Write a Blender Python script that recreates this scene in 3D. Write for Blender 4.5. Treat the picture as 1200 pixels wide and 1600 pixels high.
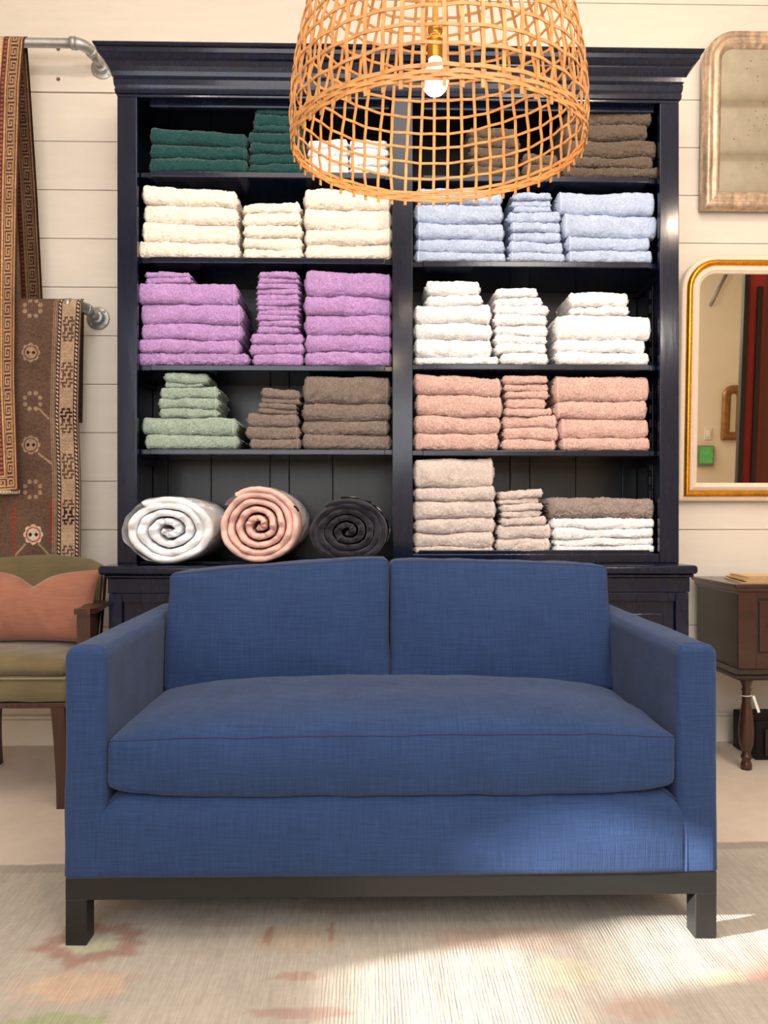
import bpy, math, random
import numpy as np
from math import sin, cos, pi, radians, sqrt, atan2
for o in list(bpy.data.objects): bpy.data.objects.remove(o)
SC = bpy.context.scene; COL = SC.collection
random.seed(7); RNG = np.random.default_rng(7)

# ------------------------------------------------ camera, world, light
F = 1200.0; YAW = radians(1.2); HZ = 810.0; CH = 1.0
cam = bpy.data.cameras.new('camera'); cam.sensor_fit = 'HORIZONTAL'; cam.sensor_width = 36; cam.lens = 36*F/1200
cam.shift_y = (HZ-800)/1200; cam.clip_start = .02
co = bpy.data.objects.new('camera', cam); COL.objects.link(co)
co.location = (0, 0, CH); co.rotation_euler = (pi/2, 0, -YAW); SC.camera = co
vs = SC.view_settings; vs.view_transform = 'Standard'; vs.look = 'None'; vs.gamma = 1; vs.use_curve_mapping = False
vs.exposure = -0.1
W = bpy.data.worlds.new('world'); SC.world = W; W.use_nodes = True
nt = W.node_tree; bg = nt.nodes['Background']
sky = nt.nodes.new('ShaderNodeTexSky'); sky.sky_type = 'HOSEK_WILKIE'; sky.sun_direction = (-.93, -.26, .26); sky.turbidity = 3
nt.links.new(sky.outputs[0], bg.inputs[0]); bg.inputs[1].default_value = 1.0
SUN = (3.7, 1.0, -1.0)
def lamp(name, kind, loc, energy, col, size=None, size2=None, to=None):
    l = bpy.data.lights.new(name, kind); l.energy = energy; l.color = col
    if kind == 'AREA':
        l.shape = 'RECTANGLE'; l.size = size; l.size_y = size2 or size
    elif kind == 'POINT': l.shadow_soft_size = size
    o = bpy.data.objects.new(name, l); COL.objects.link(o); o.location = loc
    if to is not None:
        from mathutils import Vector
        o.rotation_euler = (Vector(to)-Vector(loc)).to_track_quat('-Z', 'Y').to_euler()
    return o
s_ = lamp('sun', 'SUN', (-6, 0, 3), 31.0, (1, .97, .91), to=(-6+3.7, 1, 2)); s_.data.angle = radians(1.1)
lamp('storefront_daylight', 'AREA', (-.3, -1.45, 2.05), 96, (.88, .94, 1.0), 3.6, 1.7, to=(-.1, 3, 1.0))
lamp('ceiling_fill', 'AREA', (.2, 1.0, 3.5), 46, (1, .94, .87), 2.4, 1.2, to=(.2, 1.3, 0))
lamp('track_spot', 'POINT', (-.88, 1.98, 3.3), 15, (1, .90, .78), .04)
lamp('track_spot', 'POINT', (1.16, 1.95, 3.3), 24, (1, .84, .68), .04)
lamp('track_spot', 'POINT', (1.78, 1.6, 2.70), 14, (1, .80, .62), .04)
lamp('ceiling_fill', 'AREA', (1.5, -1.0, 3.45), 70, (1, .94, .86), 1.0, 1.0, to=(2.6, -.6, 0))  # added fill, brightens the back of the room for the lower mirror's reflection
lamp('track_spot', 'POINT', (.33, 0, 2.62), 14, (1, .80, .56), .05)
lamp('back_room_fill', 'POINT', (2.3, -.3, 2.5), 26, (1, .95, .88), .08)  # added fill behind the camera, lifts the ceiling and far wall in the mirrors

# ------------------------------------------------ helpers
def at(px, py, Y):
    a = (px-600)/F; b = (HZ-py)/F
    dx = cos(YAW)*a + sin(YAW); dy = -sin(YAW)*a + cos(YAW)
    k = Y/dy
    return (dx*k, Y, CH+b*k)
def X(px, Y, py=800): return at(px, py, Y)[0]
def Z(py, Y, px=600): return at(px, py, Y)[2]
ORG = {}
def tag(o, label=None, cat=None, group=None, kind=None):
    if label: o['label'] = label
    if cat: o['category'] = cat
    if group: o['group'] = group
    if kind: o['kind'] = kind
    return o
def thing(name, loc, label, cat, group=None):
    o = bpy.data.objects.new(name, None); COL.objects.link(o); o.location = loc; o.empty_display_size = .05
    ORG[o.name] = tuple(loc); return tag(o, label, cat, group)
def mk(name, V, Fc, mat, parent=None, org=None, smooth=True, colattr=None, label=None):
    V = np.asarray(V, dtype=np.float64).reshape(-1, 3)
    if parent is not None: org_ = ORG[parent.name]
    else: org_ = org if org is not None else (0, 0, 0)
    V = V - np.array(org_)
    me = bpy.data.meshes.new(name)
    if isinstance(Fc, np.ndarray): groups = [Fc]
    else: groups = [np.asarray(f) for f in Fc if len(f)]
    loops = np.concatenate([g.reshape(-1) for g in groups]).astype(np.int32)
    tot = np.concatenate([np.full(len(g), g.shape[1], dtype=np.int32) for g in groups])
    start = np.concatenate([[0], np.cumsum(tot)[:-1]]).astype(np.int32)
    me.vertices.add(len(V)); me.vertices.foreach_set('co', V.astype(np.float32).reshape(-1))
    me.loops.add(len(loops)); me.loops.foreach_set('vertex_index', loops)
    me.polygons.add(len(tot)); me.polygons.foreach_set('loop_start', start)
    try: me.polygons.foreach_set('loop_total', tot)
    except Exception: pass
    me.polygons.foreach_set('use_smooth', np.full(len(tot), bool(smooth)))
    me.update(calc_edges=True); me.validate()
    if colattr is not None:
        ca = me.color_attributes.new('pattern', 'FLOAT_COLOR', 'POINT')
        c4 = np.concatenate([colattr.reshape(-1, 3), np.ones((len(V), 1))], 1).astype(np.float32)
        ca.data.foreach_set('color', c4.reshape(-1))
    if mat: me.materials.append(mat)
    o = bpy.data.objects.new(name, me); COL.objects.link(o)
    if parent is not None: o.parent = parent
    else: o.location = org_
    ORG[o.name] = tuple(org_)
    if label: o['label'] = label
    return o
def gridF(n, m, cu=False, cv=False, base=0, flip=False):
    nu = n if cu else n-1; nv = m if cv else m-1
    i, j = np.meshgrid(np.arange(nu), np.arange(nv), indexing='ij'); i = i.ravel(); j = j.ravel()
    i2 = (i+1) % n; j2 = (j+1) % m
    q = np.stack([i*m+j, i2*m+j, i2*m+j2, i*m+j2], 1)+base
    return q[:, ::-1] if flip else q
class MB:
    def __init__(s): s.V = []; s.F = {}; s.n = 0
    def add(s, V, Fs):
        V = np.asarray(V, float).reshape(-1, 3)
        if not isinstance(Fs, (list, tuple)): Fs = [Fs]
        for f in Fs:
            f = np.asarray(f)
            if len(f): s.F.setdefault(f.shape[1], []).append(f+s.n)
        s.V.append(V); s.n += len(V); return s
    def build(s, name, mat, parent=None, **k):
        return mk(name, np.concatenate(s.V), [np.concatenate(v) for v in s.F.values()], mat, parent, **k)
def stations(a, r, k, m):
    e = [a-r+r*math.tan(pi/4*i/k) for i in range(1, k+1)] if r > 0 else []
    mid = list(np.linspace(-(a-r), a-r, m+1))
    return np.array([-x for x in e[::-1]]+mid+e)
def rbox(c, d, r, k=2, m=(1, 1, 1), deform=None):
    """rounded box, centre c, full size d, edge radius r"""
    h = [x/2 for x in d]; r = min(r, min(h)*.999)
    st = [stations(h[i], r, k, m[i]) for i in range(3)]
    Vs = []; Fs = []; n = 0
    for ax in range(3):
        u, v = (ax+1) % 3, (ax+2) % 3
        for sg in (-1, 1):
            U, V2 = np.meshgrid(st[u], st[v], indexing='ij')
            P = np.zeros(U.shape+(3,)); P[..., u] = U; P[..., v] = V2; P[..., ax] = sg*h[ax]
            Vs.append(P.reshape(-1, 3)); Fs.append(gridF(len(st[u]), len(st[v]), base=n, flip=(sg < 0))); n += P.size//3
    V = np.concatenate(Vs); Fq = np.concatenate(Fs)
    key = np.floor(V/1e-5+.37).astype(np.int64)
    _, idx, inv = np.unique(key, axis=0, return_index=True, return_inverse=True)
    V = V[idx]; Fq = inv.reshape(-1)[Fq]
    H = np.array(h)
    Pin = np.clip(V, -(H-r), H-r); D = V-Pin; L = np.linalg.norm(D, axis=1, keepdims=True); L[L == 0] = 1
    V = Pin + D/L*r
    if deform is not None: V = deform(V, H)
    return V+np.array(c), Fq
def box(name, x0, x1, y0, y1, z0, z1, mat, parent=None, r=.002, k=1, org=None, **kw):
    V, Fq = rbox(((x0+x1)/2, (y0+y1)/2, (z0+z1)/2), (abs(x1-x0), abs(y1-y0), abs(z1-z0)), r, k)
    return mk(name, V, Fq, mat, parent, org=org, smooth=kw.pop('smooth', False), **kw)
def addbox(mb, x0, x1, y0, y1, z0, z1, r=.002, k=1):
    V, Fq = rbox(((x0+x1)/2, (y0+y1)/2, (z0+z1)/2), (abs(x1-x0), abs(y1-y0), abs(z1-z0)), r, k); mb.add(V, Fq)
def snoise(P, scale, seed, oct=5):
    """smooth pseudo noise from random sines, P (N,3) -> (N,), about -1..1"""
    r = np.random.default_rng(seed); out = 0
    for i in range(oct):
        d = r.normal(size=3); d /= np.linalg.norm(d)
        out = out+np.sin(P@d*(2*pi/scale)*r.uniform(.7, 1.7)+r.uniform(0, 6.28))
    return out/oct*1.4
def tube(pts, r, n=10, closed=False, caps=True):
    P = np.asarray(pts, float); N = len(P); R = np.broadcast_to(np.asarray(r, float), (N,))
    T = (np.roll(P, -1, 0)-np.roll(P, 1, 0)) if closed else np.gradient(P, axis=0)
    T /= np.linalg.norm(T, axis=1, keepdims=True)
    a = np.array([0, 0, 1.]) if abs(T[0, 2]) < .9 else np.array([1., 0, 0])
    u = np.cross(T[0], a); u /= np.linalg.norm(u); U = [u]
    for i in range(1, N):
        u = u-T[i]*np.dot(u, T[i]); u /= np.linalg.norm(u); U.append(u)
    U = np.array(U); B = np.cross(T, U)
    an = np.linspace(0, 2*pi, n, endpoint=False)
    V = P[:, None]+R[:, None, None]*(np.cos(an)[None, :, None]*U[:, None]+np.sin(an)[None, :, None]*B[:, None])
    Fs = [gridF(N, n, cu=closed, cv=True)]
    V = V.reshape(-1, 3)
    if not closed and caps:
        V = np.concatenate([V, P[:1], P[-1:]]); i = np.arange(n); j = (i+1) % n; b = (N-1)*n
        Fs.append(np.concatenate([np.stack([i, j, np.full(n, N*n)], 1), np.stack([b+j, b+i, np.full(n, N*n+1)], 1)]))
    return V, Fs
def lathe(c, prof, n=24):
    """prof list of (r,z)"""
    pr = np.array(prof, float); an = np.linspace(0, 2*pi, n, endpoint=False)
    V = np.zeros((len(pr), n, 3)); V[..., 0] = c[0]+pr[:, 0:1]*np.cos(an); V[..., 1] = c[1]+pr[:, 0:1]*np.sin(an); V[..., 2] = c[2]+pr[:, 1:2]
    V = V.reshape(-1, 3); m = len(pr)
    V = np.concatenate([V, [[c[0], c[1], c[2]+pr[0, 1]]], [[c[0], c[1], c[2]+pr[-1, 1]]]])
    i = np.arange(n); j = (i+1) % n; b = (m-1)*n
    return V, [gridF(m, n, cv=True, flip=True), np.concatenate([np.stack([j, i, np.full(n, m*n)], 1), np.stack([b+i, b+j, np.full(n, m*n+1)], 1)])]
def rrpath(w, h, rt, rb, inset, n=8):
    """rounded rect in XZ around centre; same count for any inset"""
    w = w/2-inset; h = h/2-inset; out = []
    for (sx, sz, r, a0) in ((1, -1, rb, -pi/2), (1, 1, rt, 0), (-1, 1, rt, pi/2), (-1, -1, rb, pi)):
        r = max(r-inset, .0008)
        for i in range(n+1):
            a = a0+pi/2*i/n; out.append((sx*(w-r)+r*cos(a), sz*(h-r)+r*sin(a)))
    res = []
    for i, p in enumerate(out):
        q = out[(i+1) % len(out)]; res.append(p)
        if i % (n+1) == n:
            for t in (.25, .5, .75): res.append((p[0]+(q[0]-p[0])*t, p[1]+(q[1]-p[1])*t))
    return np.array(res)
def frame_sweep(c, w, h, rt, rb, prof, tilt=0, n=8):
    """prof: list of (inset, protrusion toward -Y)"""
    rows = []
    for ins, pr in prof:
        p = rrpath(w, h, rt, rb, ins, n); rows.append(np.stack([p[:, 0], np.full(len(p), -pr), p[:, 1]], 1))
    V = np.array(rows); m = V.shape[1]
    V = tiltV(V.reshape(-1, 3), tilt)+np.array(c)
    return V, gridF(len(rows), m, cv=True)
def tiltV(V, t):
    V = V.copy(); y = V[:, 1]*cos(t)-V[:, 2]*sin(t); z = V[:, 1]*sin(t)+V[:, 2]*cos(t); V[:, 1] = y; V[:, 2] = z; return V

# ------------------------------------------------ materials
def lin(c):
    return tuple(((x/255)/12.92 if x/255 <= .04045 else ((x/255+.055)/1.055)**2.4) for x in c)
def mat(name, c, rough=.6, metal=0, bump=None, vary=None, sheen=0, spec=.5, coat=0, coat_r=.1, attr=False, trans=0, emis=None, alpha=None, stretch=(1, 1, 1)):
    m = bpy.data.materials.new(name); m.use_nodes = True; t = m.node_tree; N = t.nodes; L = t.links
    b = N['Principled BSDF']; b.inputs['Roughness'].default_value = rough; b.inputs['Metallic'].default_value = metal
    b.inputs['Specular IOR Level'].default_value = spec
    b.inputs['Sheen Weight'].default_value = sheen; b.inputs['Sheen Roughness'].default_value = .5
    b.inputs['Coat Weight'].default_value = coat; b.inputs['Coat Roughness'].default_value = coat_r
    if trans: b.inputs['Transmission Weight'].default_value = trans
    if alpha is not None: b.inputs['Alpha'].default_value = alpha
    c = lin(c) if max(c) > 1 else c
    tc = N.new('ShaderNodeTexCoord'); mp = N.new('ShaderNodeMapping'); mp.inputs['Scale'].default_value = stretch
    L.new(tc.outputs['Object'], mp.inputs[0]); vec = mp.outputs[0]
    b.inputs['Base Color'].default_value = (*c, 1)
    cs = None
    if attr:
        a = N.new('ShaderNodeVertexColor'); a.layer_name = 'pattern'; cs = a.outputs[0]
    if vary:   # list of (scale, amount, stretchvec or None)
        for (sc, am, st) in vary:
            n = N.new('ShaderNodeTexNoise'); n.inputs['Scale'].default_value = sc; n.inputs['Detail'].default_value = 4
            if st:
                m2 = N.new('ShaderNodeMapping'); m2.inputs['Scale'].default_value = st; L.new(tc.outputs['Object'], m2.inputs[0]); L.new(m2.outputs[0], n.inputs[0])
            else: L.new(vec, n.inputs[0])
            mr = N.new('ShaderNodeMapRange'); mr.inputs[1].default_value = .25; mr.inputs[2].default_value = .75
            mr.inputs[3].default_value = 1-am; mr.inputs[4].default_value = 1+am; L.new(n.outputs[0], mr.inputs[0])
            mx = N.new('ShaderNodeVectorMath'); mx.operation = 'SCALE'
            if cs is None:
                mx.inputs[0].default_value = c
            else: L.new(cs, mx.inputs[0])
            L.new(mr.outputs[0], mx.inputs['Scale']); cs = mx.outputs[0]
    if cs is not None: L.new(cs, b.inputs['Base Color'])
    if bump:   # list of (kind, scale, strength, stretch)
        prev = None
        for (kd, sc, stg, st) in bump:
            if kd == 'noise':
                n = N.new('ShaderNodeTexNoise'); n.inputs['Scale'].default_value = sc; n.inputs['Detail'].default_value = 3; outp = n.outputs[0]; dist = .002
            elif kd == 'voronoi':
                n = N.new('ShaderNodeTexVoronoi'); n.inputs['Scale'].default_value = sc; outp = n.outputs[0]; dist = .002
            else:
                n = N.new('ShaderNodeTexWave'); n.inputs['Scale'].default_value = sc; n.inputs['Distortion'].default_value = 1.2; n.inputs['Detail'].default_value = 2; n.inputs['Detail Scale'].default_value = .3; outp = n.outputs[0]; dist = .002
            if st:
                m2 = N.new('ShaderNodeMapping'); m2.inputs['Scale'].default_value = st; L.new(tc.outputs['Object'], m2.inputs[0]); L.new(m2.outputs[0], n.inputs[0])
            else: L.new(vec, n.inputs[0])
            bp = N.new('ShaderNodeBump'); bp.inputs['Strength'].default_value = stg; bp.inputs['Distance'].default_value = dist
            L.new(outp, bp.inputs['Height'])
            if prev: L.new(prev, bp.inputs['Normal'])
            prev = bp.outputs[0]
        L.new(prev, b.inputs['Normal'])
    if emis:
        b.inputs['Emission Color'].default_value = (*emis[0], 1); b.inputs['Emission Strength'].default_value = emis[1]
    return m
def terry(name, c, depth=1.0):
    va = .40 if sum(c) < 560 else .22
    return mat(name, c, .95, sheen=.25, spec=.1, vary=[(230, va, None), (95, .16, None), (16, .06, None)], bump=[('voronoi', 300, .8*depth, None), ('noise', 110, .9*depth, None)])
M = {}
M['wall'] = mat('painted_shiplap', (228, 218, 206), .55, vary=[(5, .03, (1, 1, 6))], bump=[('noise', 40, .04, (1, 1, 5))])
M['wall2'] = mat('plaster', (222, 208, 186), .8, vary=[(4, .04, None)])
M['ceil'] = mat('ceiling_paint', (228, 222, 210), .8)
M['floor'] = mat('painted_floor', (210, 194, 180), .55, vary=[(3, .06, None), (60, .05, (1, 6, 1)), (14, .05, None)], bump=[('noise', 60, .1, None)])
M['navy'] = mat('navy_gloss_paint', (12, 20, 42), .15, spec=.42, vary=[(12, .3, (1, 1, .12)), (60, .2, (1, 1, .1))], bump=[('noise', 30, .12, (1, 1, .15)), ('noise', 8, .1, None)])
M['navy2'] = mat('navy_worn_paint', (15, 17, 24), .34, vary=[(10, .5, (1.5, 1.5, .12)), (50, .3, (1, 1, .08))], bump=[('noise', 40, .2, (1, 1, .1))])
M['black'] = mat('black_wood', (22, 23, 23), .42, vary=[(30, .12, (.2, 1, 1))])
M['linen'] = mat('blue_linen', (40, 60, 98), .9, sheen=.10, spec=.15, vary=[(1, .16, (12, 12, 330)), (1, .16, (330, 12, 12)), (7, .07, None)],
    bump=[('noise', 1, .35, (12, 12, 420)), ('noise', 1, .35, (420, 12, 12)), ('noise', 14, .10, None)])
M['seam'] = mat('blue_seam', (36, 48, 80), .9)
M['cane'] = mat('split_cane', (200, 142, 82), .5, vary=[(45, .22, None), (8, .12, None)], bump=[('noise', 300, .15, (1, 1, .1))])
M['brass'] = mat('brass', (190, 140, 60), .3, 1)
M['bulb'] = mat('bulb_glass', (255, 240, 220), .2, emis=((1, .84, .62), 14))
M['galv'] = mat('galvanised_steel', (176, 176, 174), .42, .7, vary=[(30, .15, None)])
M['olive'] = mat('olive_velvet', (106, 94, 68), .8, sheen=.3, spec=.1, vary=[(1, .12, (14, 14, 260)), (9, .14, None)], bump=[('noise', 180, .15, (1, 1, 4))])
M['olive2'] = mat('olive_piping', (124, 118, 84), .7)
M['rust'] = mat('rust_velvet', (150, 100, 82), .8, sheen=.3, spec=.1, vary=[(1, .12, (16, 16, 240)), (8, .16, None)], bump=[('noise', 90, .12, (1, 1, 3))])
M['walnut'] = mat('walnut', (60, 33, 22), .35, vary=[(12, .4, (4, 4, .5)), (60, .2, (3, 3, .3))], coat=.2)
M['mahog'] = mat('mahogany', (54, 25, 18), .3, coat=.35, vary=[(10, .35, (.5, 2, 3)), (60, .2, (.3, 2, 3))])
M['mahogd'] = mat('mahogany_side', (33, 22, 16), .4, coat=.2, vary=[(8, .35, (.5, .5, 3))])
M['silverleaf'] = mat('worn_silver_leaf', (192, 168, 144), .38, .35, vary=[(18, .45, (2, 2, .5)), (50, .25, None)], bump=[('noise', 60, .3, None)])
M['gold'] = mat('gold_leaf', (220, 150, 40), .3, .85, vary=[(20, .25, (1, 1, .4)), (90, .2, None)], bump=[('noise', 90, .25, None)])
M['creamw'] = mat('cream_gesso', (228, 212, 192), .5, vary=[(30, .04, None)])
M['mirror'] = mat('mirror_glass', (232, 228, 214), .015, 1)
M['mirror_old'] = mat('foxed_mirror_glass', (224, 222, 212), .05, 1, vary=[(22, .10, None)])
M['fox'] = mat('foxing_spot', (120, 108, 88), .6, .3)
M['kraft'] = mat('kraft_paper', (214, 178, 134), .7)
M['white'] = mat('white_card', (232, 228, 220), .6)
M['blackp'] = mat('black_plastic', (9, 9, 13), .5, spec=.25)
M['hole'] = mat('screw_hole_filler', (120, 90, 60), .8)
M['bag'] = mat('clear_plastic_sleeve', (246, 246, 250), .3, alpha=.42, spec=.5, bump=[('noise', 18, .5, (1, 1, 1))])
M['quiltw'] = mat('white_quilt', (246, 246, 250), .8, sheen=.1, spec=.2, bump=[('noise', 45, .7, None), ('noise', 12, .5, None)])
M['quiltp'] = mat('pink_quilt', (236, 194, 184), .8, sheen=.1, spec=.2, bump=[('noise', 60, .7, None), ('noise', 14, .5, None)])
M['quiltb'] = mat('black_quilt', (34, 30, 44), .75, sheen=.2, spec=.3, bump=[('noise', 60, .7, None), ('noise', 14, .5, None)])
M['rughang'] = mat('wool_pattern', (128, 128, 128), .95, attr=True, spec=.05, vary=[(130, .26, None), (9, .2, None), (40, .18, (1, 1, 4))], bump=[('noise', 260, .5, (1, 1, 3))])
M['rugfloor'] = mat('wool_pile', (128, 128, 128), .95, attr=True, spec=.05, vary=[(1, .13, (240, 14, 1)), (1, .07, (60, 4, 1)), (5, .07, None), (60, .06, None)],
    bump=[('wave', 42, .22, (1, .06, 1)), ('noise', 1, .6, (260, 12, 1)), ('noise', 90, .3, None)])
M['fringe'] = mat('wool_fringe', (205, 190, 170), .95)
M['redtex'] = mat('red_textile', (128, 128, 128), .9, attr=True)
M['darkwood'] = mat('dark_frame_wood', (26, 18, 16), .4)
M['screen'] = mat('screen_green', (40, 90, 40), .4, vary=[(30, .8, None)], emis=((.15, .5, .12), .6))
M['grey'] = mat('grey_metal', (130, 126, 118), .5, .5)
TC0 = dict(teal=('dark teal', (28, 70, 70)), white=('white', (250, 248, 250)), dbrown=('dark taupe', (100, 86, 74)), cream=('cream', (250, 238, 224)),
    blue=('light blue', (184, 199, 228)), pink=('orchid pink', (186, 146, 202)), green=('sage green', (158, 176, 162)), taupe=('taupe', (132, 118, 110)),
    salmon=('salmon pink', (214, 176, 166)), beige=('oatmeal beige', (216, 200, 194)), shag=('taupe', (158, 142, 134)))
TC = TC0
for k_, (n_, c_) in TC.items():
    M['t_'+k_] = terry('terry_'+k_, c_); M['h_'+k_] = mat('hem_'+k_, tuple(min(255, x*1.04) for x in c_), .8, bump=[('noise', 300, .2, (1, 8, 1))])

# ------------------------------------------------ room shell
YW = 3.42; XL, XR, YF, ZC = -3.0, 5.2, -1.6, 3.62
wb = box('wall_back', XL-.15, XR+.15, YW+.012, YW+.15, 0, ZC, M['wall']); tag(wb, kind='structure')
pitch = .2145; z0 = Z(145, YW, 120)
k0 = -int((z0-.17)/pitch)
zb = z0+pitch*k0
for i in range(30):
    a = zb+pitch*i; b = a+pitch
    if b > ZC+.1: break
    lo = max(a, .02)+.0015; hi = min(b, ZC)-.0015
    if hi-lo < .02: continue
    xs = [XL, X(181, YW)+.0, XR] if i == 0-k0 else [XL, XR]
    for q in range(len(xs)-1):
        proud = .006 if (z0-.01 < a) and q == 0 and len(xs) > 2 else 0
        box('plank', xs[q]+.001, xs[q+1]-.001, YW-proud, YW+.012, lo, hi, M['wall'], wb, r=.0015)
bb = box('baseboard_back', XL, XR, YW-.02, YW, 0, .115, M['wall'], r=.004, k=2); tag(bb, kind='structure')
tb = box('trim_1', XL, XR, YW-.012, YW, .115, .13, M['wall'], r=.004, k=2); tag(tb, kind='structure')
for y in (78, 125):
    c = at(92, y, YW)
    V, Fs = lathe((0, 0, 0), [(.0, .0), (.0085, 0), (.0085, .0025), (.005, .003)], 14)
    V = np.stack([V[:, 0]+c[0], YW-.006-V[:, 2]*.6, V[:, 1]+c[2]], 1)
    o = mk('screw_hole', V, Fs, M['hole'], wb)
fl = box('floor', XL-.15, XR+.15, YF-.15, YW+.15, -.1, 0, M['floor']); tag(fl, kind='structure')
ce = box('ceiling', XL-.15, XR+.15, YF-.15, YW+.15, ZC, ZC+.1, M['ceil']); tag(ce, kind='structure')
wf = box('wall_front', XL-.15, XR+.15, YF-.15, YF, 0, ZC, M['wall2']); tag(wf, kind='structure')
wr = box('wall_right', XR, XR+.15, YF, YW, 0, ZC, M['wall2']); tag(wr, kind='structure')
# left wall with a low window that lets the sun in
WY0, WY1, WZ0, WZ1 = .30, .90, .80, 1.30
mb = MB(); V0, V1, U0, U1 = .935, .985, 1.445, 1.475
addbox(mb, XL-.1, XL, YF, WY0, 0, ZC); addbox(mb, XL-.1, XL, V1, YW, 0, ZC)
addbox(mb, XL-.1, XL, WY0, WY1, 0, WZ0); addbox(mb, XL-.1, XL, WY0, WY1, WZ1, ZC)
addbox(mb, XL-.1, XL, WY1, V0, 0, ZC); addbox(mb, XL-.1, XL, V0, V1, 0, U0); addbox(mb, XL-.1, XL, V0, V1, U1, ZC)
wl = mb.build('wall_left', M['wall2'], smooth=False); tag(wl, kind='structure')
def window(nm, a0, a1, c0, c1, bars):
    mb = MB()
    for (a, b, c, d) in [(a0-.03, a1+.03, c0-.03, c0+.004), (a0-.03, a1+.03, c1-.004, c1+.03), (a0-.03, a0+.004, c0, c1), (a1-.004, a1+.03, c0, c1)]+bars:
        addbox(mb, XL-.02, XL+.015, a, b, c, d)
    w = mb.build(nm, M['creamw'], smooth=False); tag(w, kind='structure')
    box('pane', XL-.05, XL-.046, a0, a1, c0, c1, gl, w)
gl = mat('window_glass', (255, 255, 255), 0, alpha=.08)
window('window_1', WY0, WY1, WZ0, WZ1, [(WY0, WY1, .93, .965), (.575, .62, .965, WZ1)])
box('sun_block_panel', XL-.018, XL-.012, WY0, .60, .965, WZ1, M['white'], bpy.data.objects['window_1'])  # added unseen panel, keeps the sun off the near right of the rug
V = np.array([(XL-x, y, z) for x in (.05, .0) for (y, z) in ((.905, 1.07), (.905, 1.305), (.77, 1.305), (.83, 1.26), (.872, 1.19))])
mk('sun_corner_mask', V, [np.array([[0, 1, 6, 5], [1, 2, 7, 6], [2, 3, 8, 7], [3, 4, 9, 8], [4, 0, 5, 9]]), np.array([[0, 4, 3], [0, 3, 1], [3, 2, 1], [5, 8, 9], [5, 6, 8], [8, 6, 7]])], M['creamw'], bpy.data.objects['window_1'], smooth=False)  # added unseen wedge, cuts the sun patch on the sofa front to a slant
window('sun_spot_slot', V0, V1, U0, U1, [])  # added unseen opening, aimed to drop a sun spot on the seat

# ------------------------------------------------ cabinet
YU = 3.0; YB = 2.86; YBK = 3.40
xl, xr = X(183, YU), X(1061, YU)
cab = thing('display_cabinet', ((xl+xr)/2, YW-.2, 0), 'tall glossy navy black display cabinet with open shelves behind the blue sofa', 'cabinet')
zct = Z(884, YB-.02); zdk = zct
zhead = Z(156, YU); ztop = Z(86, YU, 200)-.005
xi0, xi1 = X(214, YU), X(613, YU); xi2, xi3 = X(645, YU), X(1031, YU)
nav = M['navy']
box('side_panel', xl, xl+.03, YU+.02, YBK, zdk, ztop-.1, nav, cab); box('side_panel', xr-.03, xr, YU+.02, YBK, zdk, ztop-.1, nav, cab)
box('stile', xl, xi0, YU, YU+.028, zdk, zhead, nav, cab, r=.003, k=2); box('stile', xi3, xr, YU, YU+.028, zdk, zhead, nav, cab, r=.003, k=2)
box('stile', xi1, xi2, YU-.004, YU+.028, zdk, zhead, nav, cab, r=.003, k=2)
box('partition', (xi1+xi2)/2-.012, (xi1+xi2)/2+.012, YU+.028, YBK-.012, zdk, zhead+.05, nav, cab)
box('header_rail', xl, xr, YU, YU+.028, zhead, ztop-.02, nav, cab, r=.003, k=2)
box('top_panel', xl+.03, xr-.03, YU+.028, YBK, zhead+.05, zhead+.07, nav, cab)
for (a, b) in ((xi0, xi1), (xi2, xi3)):
    box('header_lip', a+.04, b-.01, YU+.03, YU+.05, zhead-.022, zhead+.02, nav, cab, r=.004, k=2)
# cornice: loft of rectangles
prof = [(.0, Z(152, YU)), (.006, Z(151, YU)), (.008, Z(146, YU)), (.006, Z(143, YU)), (.010, Z(139, YU)), (.012, Z(131, YU)), (.009, Z(129, YU)), (.016, Z(126, YU)),
        (.020, Z(120, YU)), (.027, Z(114, YU)), (.036, Z(109, YU)), (.037, Z(107, YU)), (.044, Z(105, YU)), (.055, Z(100, YU)), (.058, Z(99, YU)), (.060, Z(93, YU)), (.068, Z(91, YU)), (.072, Z(88, YU)), (.070, Z(86.5, YU)), (.066, Z(85.5, YU))]
R_ = []
for (o_, z_) in prof: R_.append([(xl-o_, YU-o_, z_), (xr+o_, YU-o_, z_), (xr+o_, YBK, z_), (xl-o_, YBK, z_)])
V = np.array(R_).reshape(-1, 3); n = len(prof)
mk('cornice', V, [gridF(n, 4, cv=True, flip=True), np.array([[(n-1)*4+i for i in range(4)]])], nav, cab, smooth=False)
# back boards
def boards(edges, z0_, z1_):
    for a, b in zip(edges[:-1], edges[1:]): box('back_board', a+.001, b-.001, YBK-.012, YBK, z0_, z1_, M['navy2'], cab, r=.002)
e = [xl+.03]+[X(p, YBK-.012) for p in (262, 330, 422, 452, 520)]+[(xi1+xi2)/2]+[X(p, YBK-.012) for p in (700, 797, 828, 900, 972)]+[xr-.03]
boards(e, zdk, zhead+.05)
box('deck_board', xl+.03, (xi1+xi2)/2, YU+.03, YBK-.012, zdk, zdk+.006, nav, cab)
ZR5 = Z(864, YU+.05)
box('deck_board', (xi1+xi2)/2, xr-.03, YU+.028, YBK-.012, zdk, ZR5-.001, nav, cab)
box('bottom_rail', xi2, xi3, YU+.002, YU+.028, zdk, Z(866, YU), nav, cab, r=.003, k=2)
box('bottom_ledge', xi2+.025, xi3-.035, YU+.012, YU+.027, Z(867, YU), Z(860, YU), nav, cab, r=.003, k=2)
YS = YU+.045
SH = {}
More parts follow.
